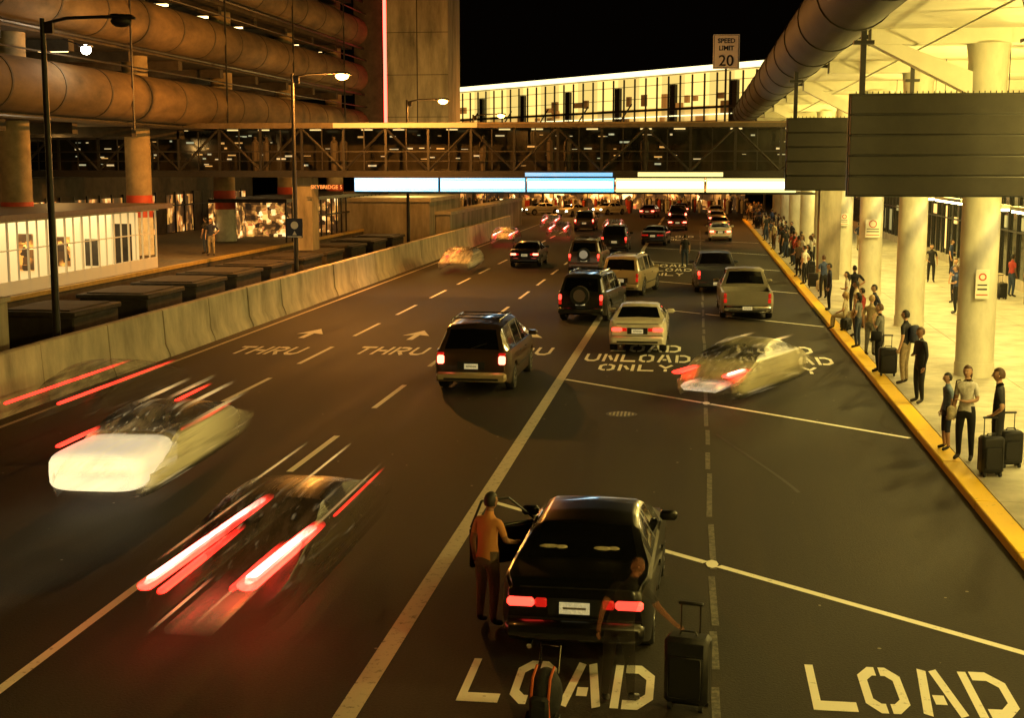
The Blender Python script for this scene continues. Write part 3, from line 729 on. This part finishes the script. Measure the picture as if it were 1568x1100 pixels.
for p,q in (((0,-.96,.90),(0,-.80,1.24)),((0,-.80,1.24),(0,-.40,1.24)),((0,-.40,1.24),(0,-.02,.92))): b.tube([p,q],.016,PB,n=6)
b.T=Matrix.Identity(4)
HR=M('headrest',(.34,.30,.2),.8,noise=.4,scale=12)
for x,s_ in ((-.40,.17),(-.26,.10),(.22,.15),(.35,.10)): b.sphere((x,1.0+abs(x)*.1,1.075),(s_,.05,.04),HR,10,6)
b.obj('black_sedan',(-1.27,14.75,0),rad(-1))
vehicle('minivan','minivan',-5.42,32.9,1,cm(PAINT('dark_bronze',(.055,.032,.018),.3),tail=TAILB,bumper=PAINT('bumper_champagne',(.40,.32,.19),.1)),rack=True,braking=True)
vehicle('white_sedan','sedan',-1.68,40.6,0,cm(PW,tail=TAIL))
vehicle('dark_suv','suv',-4.05,48.6,8,cm(PD),spare=True,rack=True)
vehicle('tan_suv','suv',-3.2,58.6,10,cm(PT,tail=TAILO),rack=True)
vehicle('jeep','suv',-5.75,71,3,cm(PBR),spare=True,rack=True)
vehicle('pickup_truck','pickup',1.88,50.,-1,cm(PS,tail=TAILO,bumper=CHROME))
vehicle('dark_pickup_truck','pickup',.95,60.3,-2,cm(PBL,tail=TAIL))
vehicle('white_sedan','sedan',1.75,102,0,cm(PW,tail=TAILB))
vehicle('dark_sedan','sedan',-9.3,74.5,0,cm(PB,tail=TAILB))
far=[('suv',-5.2,88,0,PB,TAIL),('sedan',-3.0,96,5,PD,TAILO),('suv',-9.4,116,0,PB,TAILB),
('sedan',-1.6,118,0,PR,TAILB),('sedan',1.9,128,0,PS,TAILB),('minivan',-1.8,134,0,PB,TAILB),('sedan',2,145,0,PT,TAILB),('sedan',-1.7,154,0,PR,TAILB),('sedan',-5.2,146,6,PR,TAILB),('sedan',1.9,114,0,PR,TAILB)]
nm={'suv':'distant_suv','sedan':'distant_sedan','minivan':'distant_minivan'}
for k_,x,y,h,p,t in far: vehicle(nm[k_],k_,x,y,h,cm(p,tail=t))
HL=E('head_lamp_lit',(1,.9,.6),18)
for (x,y,h) in ((-12.5,152,205),(-8.5,158,215),(-15.5,156,235)): vehicle('distant_taxi','sedan',x,y,h,cm(PW,head=HL))

# smeared (long exposure) cars: the swept envelope of a moving car, fading out at both ends
def swept(b,mat,S=2.,kind='sedan',wk=1.):
    K=KIND[kind]; L=K['L']; W=K['W']*wk; N=60; tot=L+S; vs=[];fs=[]
    for i in range(N):
        y=tot*i/(N-1); acc=0;n=0
        for k in range(13):
            yy=y-S*k/12; n+=1
            acc+= interp(K['T'],yy) if 0<=yy<=L else .50
        T=acc/n; B=min(.95,T-.03); g=min(1,max(0,(T-B)/.4)); w=W*(1-.20*max(0,1-y/.8)**2-.2*max(0,1-(tot-y)/1.5)**2)
        q=[(.90*w,.18),(.98*w,.34),(w,.55),(.99*w,B-.14),(.95*w,B-.02),(.90*w,B+.01*g),(w*(.9-.2*g),T-.07*g),(w*(.78-.16*g),T-.01),(w*.4,T+.012),(0,T+.018)]
        for p in q: vs.append((p[0],y,p[1]))
        for p in q[-2::-1]: vs.append((-p[0],y,p[1]))
    n=19
    for i in range(N-1):
        for j in range(n-1):
            a=i*n+j; fs.append((a,a+1,a+1+n,a+n))
    fs.append(tuple(range(n))[::-1])
    b.add(vs,fs,mat,True)
def squircle(d,p):
    # push an ellipsoid out towards its bounding box for the rounded glow on the boot
    e=lambda v:math.copysign(abs(v)**.42,v)
    r=Vector((p.x/d.x if abs(d.x)>1e-6 else 0,p.y/d.y if abs(d.y)>1e-6 else 0,p.z/d.z if abs(d.z)>1e-6 else 0))
    return Vector((e(d.x)*r.x,e(d.y)*r.y,e(d.z)*r.z))
def tr(b,tag,x,y0,y1,z,rx=.11,rz=.05,core=True,es=4.,dx=0.,dz=0.,fade=1.2):
    """light trail: red sheath with a hot core, fading where the lamp left"""
    key='%s_%d_%d'%(tag,int(y0*10),int(y1*10))
    R_=smear('trail_red_'+key,(1,.035,.02),y0,y1,.15,fade,.92,es,.5,.75,9.,sampl=True)
    b.tube([(x,y0,z),(x,y0+.12,z),(x+dx*.5,(y0+y1)/2,z+dz*.5),(x+dx,y1-.2,z+dz),(x+dx,y1,z+dz)],[rx*.4,rx,rx,rx*.75,rx*.2],R_,n=12,sq=rz/rx)
    if core:
        C_=smear('trail_core_'+key,(1,.5,.36),y0+.1,y1-.3,.3,fade,1,7,.5,.8,9.)
        b.tube([(x,y0+.1,z+rz*.35),(x,y0+.3,z+rz*.55),(x+dx,y1-.5,z+dz+rz*.55),(x+dx,y1-.3,z+dz+rz*.4)],[rx*.2,rx*.62,rx*.5,rx*.1],C_,n=10,sq=rz/rx*1.1)
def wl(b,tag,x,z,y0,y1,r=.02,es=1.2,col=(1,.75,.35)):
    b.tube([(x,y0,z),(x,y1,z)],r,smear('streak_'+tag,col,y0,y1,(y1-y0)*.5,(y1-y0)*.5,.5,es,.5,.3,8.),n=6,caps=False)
# taxi
b=MB()
WB=[(.0,(.02,.02,.02)),(.24,(.05,.045,.04)),(.36,(.85,.8,.66)),(.90,(.9,.85,.7)),(.99,(.12,.1,.08)),(1.09,(.02,.018,.015)),(1.20,(.03,.028,.02)),(1.29,(.20,.18,.12)),(1.5,(.26,.23,.16))]
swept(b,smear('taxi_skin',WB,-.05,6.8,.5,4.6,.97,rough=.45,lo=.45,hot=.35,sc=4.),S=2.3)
b.sphere((0,.95,.62),(.83,1.15,.33),smear('taxi_boot_painted_glare',(.95,.86,.62),-.3,2.6,.45,2.0,1.0,.5,.6,.75,2.5),28,16,fn=squircle)  # headlight glare on the boot, put in as a glowing shell
tr(b,'taxi',-.70,.2,2.2,1.0,.05,.03,core=False,es=3.2); tr(b,'taxi',.70,2.2,5.2,.92,.04,.025,core=False,es=2.6,fade=2)
tr(b,'taxi',.25,3.2,5.4,1.27,.04,.025,core=False,es=2.2)
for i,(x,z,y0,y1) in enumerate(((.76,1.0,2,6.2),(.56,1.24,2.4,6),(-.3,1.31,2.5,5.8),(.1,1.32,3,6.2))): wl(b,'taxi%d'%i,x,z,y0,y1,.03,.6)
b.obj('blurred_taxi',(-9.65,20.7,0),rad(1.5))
# dark car
b=MB()
DB=[(.0,(.01,.01,.01)),(.4,(.05,.032,.018)),(.9,(.05,.032,.018)),(1.02,(.01,.01,.01)),(1.25,(.01,.01,.01)),(1.35,(.03,.025,.02)),(1.5,(.03,.025,.02))]
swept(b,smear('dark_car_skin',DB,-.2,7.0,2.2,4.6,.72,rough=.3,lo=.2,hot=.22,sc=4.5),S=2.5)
tr(b,'dark',-.60,-.3,4.3,.84,.10,.055,es=5,dx=.1); tr(b,'dark',-.44,-.2,2.9,.76,.06,.035,es=4,core=False)
tr(b,'dark',.55,-.15,2.9,.84,.13,.065,es=6,dx=.08); tr(b,'dark',.34,0,2.2,.76,.05,.03,core=False,es=3)
tr(b,'dark',.80,2.8,6.0,.92,.022,.015,core=False,es=1.6,fade=2)
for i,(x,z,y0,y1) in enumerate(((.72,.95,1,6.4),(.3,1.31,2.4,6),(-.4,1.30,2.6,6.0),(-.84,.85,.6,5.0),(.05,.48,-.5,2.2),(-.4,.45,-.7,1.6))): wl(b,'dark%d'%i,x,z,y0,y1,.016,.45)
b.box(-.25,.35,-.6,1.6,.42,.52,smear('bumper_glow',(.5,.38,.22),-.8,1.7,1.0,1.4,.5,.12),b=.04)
b.obj('blurred_dark_car',(-5.55,14.6,0),rad(0))
b=MB(); swept(b,smear('trace_skin',DB,-.2,7.2,2.5,3.5,.4,rough=.5,lo=.1,hot=.12),S=2.8)
tr(b,'trace',-.55,-.2,6.2,.86,.045,.03,core=False,es=3.,fade=2.5); tr(b,'trace',.52,-.1,6.4,.86,.045,.03,core=False,es=3.,fade=2.5)
b.obj('blurred_car_trace',(-13.1,25.6,0))
# silver car pulling out
b=MB()
SB=[(.0,(.02,.02,.02)),(.24,(.03,.03,.025)),(.36,(.40,.36,.22)),(.92,(.46,.42,.28)),(1.0,(.10,.09,.06)),(1.07,(.02,.018,.015)),(1.18,(.04,.04,.03)),(1.26,(.34,.32,.21)),(1.5,(.42,.39,.27))]
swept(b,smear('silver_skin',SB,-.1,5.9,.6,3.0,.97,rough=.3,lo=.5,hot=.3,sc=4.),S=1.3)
tr(b,'silver',-.62,-.3,1.2,.78,.13,.045,core=False,es=3.4,fade=.6); tr(b,'silver',.64,-.3,1.3,.78,.13,.045,es=4,fade=.6)
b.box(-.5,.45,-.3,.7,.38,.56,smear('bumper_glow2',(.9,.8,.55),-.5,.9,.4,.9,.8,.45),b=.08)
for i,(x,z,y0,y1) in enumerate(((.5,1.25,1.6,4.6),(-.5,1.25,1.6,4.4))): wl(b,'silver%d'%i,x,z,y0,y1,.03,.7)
b.obj('blurred_silver_sedan',(.25,31.9,0),rad(-24))
b=MB(); swept(b,smear('tan_skin',WB,-.1,7,.8,3,.85,rough=.4,lo=.4,hot=.3),S=2.6); tr(b,'tan',-.5,1,6.3,.85,.07,.04,core=False,es=3);b.obj('blurred_light_car',(-12.4,69.5,0),rad(1))
RB=[(.0,(.01,.01,.01)),(.4,(.09,.03,.02)),(.9,(.09,.03,.02)),(1.05,(.01,.01,.01)),(1.3,(.06,.03,.02))]
b=MB(); swept(b,smear('red_skin',RB,-.1,7,.8,3,.85,lo=.5,hot=.2),S=2.5)
for x in(-.55,.55): tr(b,'far',x,0,7,.8,.10,.06,es=4,fade=2.)
o=b.obj('blurred_distant_car',(-13.2,93,0),rad(2))
for (x,y) in ((-10.4,103),(-12.6,118),(-6.5,108)): copy(o,'blurred_distant_car',(x,y,0),rad(2))
b=MB(); add_car(b,'sedan',cm(PS)); o=b.obj('unseen_following_sedan',(-9.6,4.2,0))  # unseen car added so its headlamps light the taxi boot
for sx in(-.6,.6): light('added_head_lamp_beam','SPOT',(sx,4.68,.66),8000,(1,.84,.5),.08,rot=(rad(89),0,0),spot=13,parent=o)

# ------------------------------------------------------------------ luggage
SUIT=M('suitcase_fabric',(.010,.010,.010),.6,noise=.3,scale=20)
def suitcase(X,Y,rz=0,z=.0,h=.68,w_=.44,mat=SUIT,ext=True):
    b=MB(); b.box(-w_/2,w_/2,-.14,.14,.06,.06+h,mat,b=.045); b.box(-w_/2+.05,w_/2-.05,-.165,-.14,.14,h-.12,mat,b=.02)
    b.box(-w_/2-.003,w_/2+.003,-.008,.008,.10,.02+h,M('zip_metal',(.12,.12,.12),.4,metal=.8))
    for sx in(-1,1): b.tube([(sx*w_*.4,-.1,.045),(sx*w_*.4-.04*sx,-.1,.045)],.045,RUB,n=12)
    for sx in(-1,1): b.box(sx*w_*.36,sx*w_*.36+.04,.06,.14,0,.06,BLACKP)
    if ext:
        for sx in(-1,1): b.tube([(sx*.1,.1,.06+h),(sx*.1,.1,.36+h)],.009,STEEL,n=6)
        b.box(-.13,.13,.075,.125,.35+h,.385+h,BLACKP,b=.01)
    b.tube([(-.09,0,.06+h),(-.07,0,.1+h),(.07,0,.1+h),(.09,0,.06+h)],.012,BLACKP,n=6)
    return b.obj('suitcase',(X,Y,z),rad(rz))

# ------------------------------------------------------------------ people
SK1=M('skin_light',(.46,.27,.17),.55); SK2=M('skin_tan',(.30,.16,.09),.55); SK3=M('skin_dark',(.12,.06,.035),.55)
HB=M('hair_black',(.012,.009,.007),.6,noise=.3,scale=40); HBr=M('hair_brown',(.07,.035,.015),.6,noise=.3,scale=40); HBl=M('hair_blond',(.30,.2,.08),.6,noise=.3,scale=40)
def cloth(n,c): return M('cloth_'+n,c,.85,noise=.3,scale=14,bump=.4)
C=dict(black=cloth('black',(.012,.012,.013)),white=cloth('white',(.62,.6,.55)),grey=cloth('grey',(.13,.13,.12)),tan=cloth('tan',(.30,.23,.13)),blue=cloth('blue',(.04,.06,.14)),
 navy=cloth('navy',(.02,.025,.05)),denim=cloth('denim',(.03,.045,.08)),red=cloth('red',(.35,.04,.03)),lblue=cloth('light_blue',(.16,.22,.32)),green=cloth('green',(.04,.07,.035)),cream=cloth('cream',(.45,.39,.26)),brown=cloth('brown',(.07,.04,.022)))
SHOE=M('shoe_leather',(.02,.015,.012),.5)
def person_mb(shirt,pants,skin=SK1,hair=HB,arms=('down','down'),stride=0.,lean=0.,sit=False,longs=False,shorts=False,longhair=False,female=False,turn=0.,b=None,wide=1.):
    sw=.155 if female else .185; hipw=.10
    J={}
    def j(n,p,r,lab): J[n]=(Vector(p),(r[0]*wide,r[1]*wide) if lab in 'sp' else r,lab)
    ph=.95 if not sit else .52
    dz=ph-.95
    def up(p):
        x,y,z=p; z+=dz; a=lean; yy=y*math.cos(a)+(z-ph)*math.sin(a); zz=ph+(z-ph)*math.cos(a)-y*math.sin(a); return (x,yy,zz)
    j('pel',(0,0,ph),(.135,.105),'p'); j('spi',up((0,.0,1.13)),(.125 if not female else .105,.095),'s'); j('che',up((0,.0,1.32)),(.15 if not female else .13,.105),'s')
    j('nb',up((0,-.005,1.46)),(.07,.06),'s'); j('nk',up((0,.01,1.54)),(.05,.05),'k'); j('hd',up((0,.02,1.62)),(.05,.05),'k')
    Ed=[('pel','spi'),('spi','che'),('che','nb'),('nb','nk'),('nk','hd')]
    hands=[]
    for sx,arm,tag in ((-1,arms[0],'l'),(1,arms[1],'r')):
        sh=Vector((sx*sw,0,1.42))
        if arm=='down': e=(sx*(sw+.06),-.03,1.14);wv=(sx*(sw+.075),.04,.89);h=(sx*(sw+.07),.06,.82)
        elif arm=='hip': e=(sx*(sw+.20),-.08,1.17);wv=(sx*(sw+.02),.07,1.02);h=(sx*(sw-.03),.11,.99)
        elif arm=='phone': e=(sx*(sw+.08),.05,1.16);wv=(sx*(sw-.04),.14,1.38);h=(sx*(sw-.06),.12,1.46)
        elif arm=='fold': e=(sx*(sw+.05),.02,1.15);wv=(sx*.05,.20,1.13);h=(sx*(-.04),.20,1.15)
        elif arm=='fwd': e=(sx*(sw+.04),.10,1.17);wv=(sx*(sw),.33,1.12);h=(sx*(sw-.01),.40,1.12)
        elif arm=='reach': e=(sx*(sw+.16),.16,1.27);wv=(sx*(sw+.34),.32,1.17);h=(sx*(sw+.40),.37,1.15)
        elif arm=='lap': e=(sx*(sw+.06),.03,1.15);wv=(sx*.12,.24,1.05);h=(sx*.08,.31,1.03)
        j('sh'+tag,up(sh),(.058,.058),'s'); j('el'+tag,up(e),(.042,.042),'u'); j('wr'+tag,up(wv),(.028,.028),'f'); j('ha'+tag,up(h),(.034,.022),'k')
        Ed+=[('che','sh'+tag),('sh'+tag,'el'+tag),('el'+tag,'wr'+tag),('wr'+tag,'ha'+tag)]; hands.append((sx,Vector(up(wv)),Vector(up(h))))
        st=stride*sx
        if sit: kn=(sx*.13,.42,.50);an=(sx*.14,.44,.09);to=(sx*.15,.60,.035);hp=(sx*hipw,.03,.50)
        else: kn=(sx*.115,.02+st*.5,.50);an=(sx*.12,-.02+st,.085+abs(st)*.08*(1 if st<0 else 0));to=(sx*.15,.14+st,.035);hp=(sx*hipw,0,.88)
        j('hp'+tag,hp,(.092,.092),'p'); j('kn'+tag,kn,(.062,.064),'p'); j('an'+tag,an,(.044,.048),'c'); j('to'+tag,to,(.042,.034),'h')
        Ed+=[('pel','hp'+tag),('hp'+tag,'kn'+tag),('kn'+tag,'an'+tag),('an'+tag,'to'+tag)]
    names=list(J); me=bpy.data.meshes.new('sk'); me.from_pydata([J[n][0] for n in names],[(names.index(a),names.index(c)) for a,c in Ed],[])
    ob=bpy.data.objects.new('sk',me); scene.collection.objects.link(ob)
    md=ob.modifiers.new('s','SKIN'); md.use_smooth_shade=True
    sv=me.skin_vertices[0].data
    for i,n in enumerate(names): sv[i].radius=J[n][1]; sv[i].use_root=(i==0)
    su=ob.modifiers.new('ss','SUBSURF'); su.levels=1; su.render_levels=1
    dg=bpy.context.evaluated_depsgraph_get(); ev=ob.evaluated_get(dg); em=bpy.data.meshes.new_from_object(ev)
    vs=[v.co.copy() for v in em.vertices]; fs=[tuple(p.vertices) for p in em.polygons]
    seg=[(J[a][0],J[c][0],J[c][2] if c[:2]!='sp' else 's',(J[a][1][0]+J[c][1][0])/2) for a,c in Ed]
    mats=[]
    for f in fs:
        c=sum((vs[k] for k in f),Vector())/len(f); best=None;bd=9
        for A,B,l,r in seg:
            t=max(0,min(1,(c-A).dot(B-A)/max(1e-6,(B-A).length_squared))); q=A+(B-A)*t; d=(c-q).length-r*.8
            if d<bd: bd=d;best=(l,t)
        l,t=best
        if l=='s': mt=pants if c.z<ph+.03 else shirt
        elif l=='u': mt=shirt if (longs or t<.75) else skin
        elif l=='f': mt=shirt if longs else skin
        elif l=='k': mt=skin
        elif l=='p': mt=pants if c.z<ph+.04 else shirt
        elif l=='c': mt=(skin if shorts and t>.05 else pants) if t<.93 else SHOE
        else: mt=SHOE
        mats.append(mt)
    bpy.data.objects.remove(ob); bpy.data.meshes.remove(em)
    if b is None: b=MB()
    b.add(vs,fs,mats,True)
    for sx,wv,h in hands:
        d=(h-wv).normalized(); side=Vector((0,1,0)) if abs(d.y)<.7 else Vector((1,0,0))*(-sx)
        for k,ln in enumerate((.066,.075,.07,.055)):
            o_=h+side*(.027-.018*k)+d*.005; k1=o_+d*ln*.55+Vector((-sx*.008,0,0)); k2=k1+d*ln*.45+Vector((-sx*.02,0,0))
            b.tube([o_,k1,k2],[.0095,.0085,.0065],skin,n=6)
        o_=wv+d*.03+side*.02; b.tube([o_,o_+d*.03+side*.03,o_+d*.06+side*.035],[.011,.010,.008],skin,n=6)
    hc=Vector(up((0,.025,1.665))); S=b.T
    b.T=S@Matrix.Translation(hc)@Matrix.Rotation(turn,4,'Z')@Matrix.Rotation(-lean*.6,4,'X')
    def hf(d,p):
        p=p.copy()
        if d.z<0: p.x*=1-.28*(-d.z); p.y*=1-.10*(-d.z)
        if d.y<0 and d.z<-.2: p.y*=.8
        return p
    b.sphere((0,0,0),(.077,.097,.118),skin,16,12,fn=hf)
    b.tube([(0,.088,.02),(0,.112,-.022),(0,.094,-.03)],[.008,.015,.010],skin,n=6)
    for sx in(-1,1):
        b.sphere((sx*.077,-.005,-.005),(.012,.02,.032),skin,8,6)
        b.sphere((sx*.03,.085,.012),(.012,.008,.006),WHITEP,8,5); b.sphere((sx*.03,.092,.012),(.005,.003,.005),HB,6,4)
        b.box(sx*.018,sx*.044,.088,.096,.026,.032,hair)
    b.box(-.022,.022,.082,.092,-.056,-.050,M('lips',(.3,.08,.06),.5))
    def hm(c): return hair if (c.z>.055 or c.y<-.015) and not (c.y>.03 and c.z<.07) and (c.z>-.06 or longhair) else None
    b.sphere((0,-.006,.008),(.087,.104,.124),hair,16,12,matfn=hm)
    if longhair: b.tube([(0,-.06,.02),(0,-.085,-.08),(0,-.075,-.20)],[.07,.065,.03],hair,n=12)
    b.T=S
    return b
def person(name,X,Y,H,face,z=.15,bag=None,**k):
    b=person_mb(**k)
    if bag=='back': b.box(-.15,.15,-.30,-.12,1.02,1.44,C['navy'],b=.05)
    if bag=='shoulder':
        b.box(.20,.32,-.12,.16,.74,1.0,C['cream'],b=.03); b.tube([(.26,.0,1.0),(.20,.02,1.48),(.13,0,1.50)],.012,C['brown'],n=6)
    if bag=='shoulder_dark':
        b.box(-.32,-.20,-.12,.16,.84,1.1,C['black'],b=.03); b.tube([(-.26,.0,1.1),(-.20,.02,1.48),(-.0,.09,1.40)],.012,C['black'],n=6)
    o=b.obj(name,(X,Y,z),rad(face),sharp=60); s=H/1.78; o.scale=(s,s,s); return o
P=person
P('man_with_suitcase',5.38,24.9,1.88,75,shirt=C['black'],pants=C['black'],hair=HBr,arms=('hip','down'),wide=1.15)
suitcase(5.22,24.6,10,.15,.66,.40); suitcase(5.72,25.4,10,.15,.62,.40)
P('woman_with_shoulder_bag',5.02,25.9,1.78,150,shirt=C['white'],pants=C['black'],hair=HBr,arms=('fold','down'),female=True,longhair=True,bag='shoulder',wide=1.12)
P('boy_in_blue_shirt',4.84,26.8,1.50,100,shirt=C['lblue'],pants=C['navy'],hair=HB,arms=('down','down'),shorts=True,wide=1.12)
P('man_in_black_coat',5.15,32.1,1.76,110,shirt=C['black'],pants=C['black'],hair=HBr,longs=True,arms=('down','fold'),skin=SK2,wide=1.15)
P('man_with_backpack',5.22,34.9,1.86,60,shirt=C['black'],pants=C['tan'],arms=('down','down'),bag='back',wide=1.12)
P('man_in_grey_shirt',4.85,36.9,1.82,70,shirt=C['grey'],pants=C['black'],arms=('phone','down'),hair=HBr,bag='shoulder_dark',wide=1.15)
suitcase(5.0,36.3,0,.15,.68,.46)
P('man_in_tan_shirt',5.0,40.,1.76,-40,shirt=C['tan'],pants=C['grey'],arms=('down','fwd'),hair=HBl,wide=1.1)
P('woman_in_grey_top',4.85,41.8,1.66,60,shirt=C['grey'],pants=C['denim'],arms=('hip','down'),female=True,longhair=True)
P('woman_in_white_top',5.35,49.8,1.68,90,shirt=C['white'],pants=C['tan'],arms=('fold','down'),female=True,longhair=True,shorts=True)
P('seated_woman',4.95,46.3,1.68,70,sit=True,shirt=C['cream'],pants=C['tan'],arms=('lap','lap'),female=True,longhair=True,hair=HBl); suitcase(4.98,46.3,70,.15,.34,.5,ext=False)
P('seated_man',5.6,47.2,1.75,60,sit=True,shirt=C['red'],pants=C['cream'],arms=('lap','lap')); suitcase(5.62,47.2,60,.15,.34,.5,mat=C['brown'],ext=False)
P('man_in_dark_jacket',5.0,52.5,1.78,90,shirt=C['navy'],pants=C['black'],longs=True,arms=('down','down'))
P('man_in_white_shirt',4.95,64.,1.78,60,shirt=C['white'],pants=C['black'],arms=('down','hip')); P('woman_in_black_dress',5.3,66.5,1.68,80,shirt=C['black'],pants=C['black'],female=True,longhair=True,arms=('down','fold'))
suitcase(5.5,60.5,0,.15,.42,.6,mat=C['cream']); suitcase(5.2,62.2,0,.15,.6,.45)
var=[]
combos=[('black','denim',HB,SK1,('down','down'),False),('white','black',HBr,SK2,('fold','fold'),True),('navy','tan',HB,SK1,('hip','down'),False),('red','denim',HB,SK3,('phone','down'),False),
 ('grey','black',HBl,SK1,('down','fwd'),True),('cream','brown',HB,SK2,('down','down'),False),('blue','black',HBr,SK1,('fold','down'),False),('black','black',HB,SK1,('down','hip'),False)]
for s_,p_,h_,k_,a_r,fe in combos:
    var.append(person_mb(shirt=C[s_],pants=C[p_],hair=h_,skin=k_,arms=a_r,female=fe,longhair=fe,wide=1.12))
vo=[None]*8
def crowd(X,Y,face,i,z=.15,s=1.):
    i%=8
    if vo[i] is None: vo[i]=var[i].obj('traveler',(X,Y,z),rad(face),sharp=60); o=vo[i]
    else: o=copy(vo[i],'traveler',(X,Y,z),rad(face))
    o.scale=(s,s,s)
Y=68.
while Y<142:   # small groups with gaps between them
    for g in range(random.randint(2,5)):
        crowd(random.choice([5.1,5.3,5.7,6.2])+random.uniform(-.15,.2),Y+random.uniform(-.8,.8),random.uniform(20,140),random.randint(0,7),s=random.uniform(.88,1.05))
    Y+=random.uniform(3.5,6.5)
for (x,y,i) in ((5.5,43.3,2),(5.1,44.6,5),(5.8,51.5,7),(5.2,57.2,6)): crowd(x,y,random.uniform(20,140),i)
for (x,y) in ((9.5,52),(10.2,56),(11.8,49),(12.4,62),(10.9,66),(12.7,55),(11.5,74),(9.6,78),(12.6,84),(10.3,90),(12.9,46.8),(12.5,70),(9.3,62),(13,59)): crowd(x,y,random.uniform(0,360),random.randint(0,7))
for (x,y,i) in ((-22.9,63,2),(-23.6,64.2,0)): crowd(x,y,random.uniform(0,360),i,z=1.3)
crowd(-.6,76,10,0,z=0)
for (x,y,h) in ((5.7,70,.6),(5.9,78,.6),(5.4,83,.5),(12.4,58,.6),(12.9,50,.7),(11.4,61,.5)): suitcase(x,y,random.uniform(0,60),.15,h)
b=MB()
for sx in (-.3,.3): b.tube([(sx,0,.12),(sx,.9,.12),(sx,1.0,.2),(sx,1.05,1.0)],.018,CHROME,n=6)
b.tube([(-.3,1.05,1.0),(.3,1.05,1.0)],.02,BLACKP,n=6); b.box(-.28,.28,.05,.85,.15,.18,STEEL); b.box(-.25,.25,.15,.8,.18,.5,C['navy'],b=.04); b.box(-.22,.22,.2,.75,.5,.75,C['brown'],b=.04)
for sx in(-.3,.3):
    for y in(.08,.85): b.tube([(sx-.02,y,.07),(sx+.02,y,.07)],.07,RUB,n=12)
b.obj('luggage_cart',(12.6,47.5,.15),rad(30))
def ghostc(n,c,a): return M('moving_'+n,c,.85,alpha=a)
gs=ghostc('orange_shirt',(.55,.24,.07),.85); gp=ghostc('grey_trousers',(.15,.10,.06),.7); gk=ghostc('skin',(.3,.15,.08),.8)
P('man_by_car_door',-2.45,16.0,1.66,-35,z=0,shirt=gs,pants=gp,skin=gk,hair=HB,arms=('down','fwd'),lean=.08,wide=1.12)
gd=ghostc('dark_top',(.02,.015,.012),.22); gd2=ghostc('dark_trousers',(.03,.022,.014),.35); gk2=ghostc('dark_skin',(.35,.14,.07),.4)
P('traveler_lifting_luggage',-.72,13.75,1.62,-25,z=0,shirt=gd,pants=gd2,skin=gk2,hair=ghostc('hair',(.03,.02,.015),.2),arms=('down','reach'),lean=.65,stride=.1,wide=1.1)
suitcase(.0,13.75,-12,0,.72,.46)
b=MB(); DK=C['black']; OR=M('orange_trim',(.5,.10,.02),.6)
b.sphere((0,0,.30),(.17,.22,.28),DK,16,12)
for x in(-.09,.09): b.tube([(x,-.17,.06),(x,-.225,.3),(x,-.15,.52),(x,0,.60)],.014,OR,n=6)
b.box(-.1,.1,-.27,-.19,.12,.36,DK,b=.03)
for sx in(-1,1): b.tube([(sx*.17,-.08,.07),(sx*.13,-.08,.07)],.07,RUB,n=14)
b.tube([(-.1,.1,.5),(-.1,.2,.75),(.1,.2,.75),(.1,.1,.5)],.013,CHROME,n=6)
b.obj('wheeled_backpack',(-1.42,13.15,0),rad(-10))
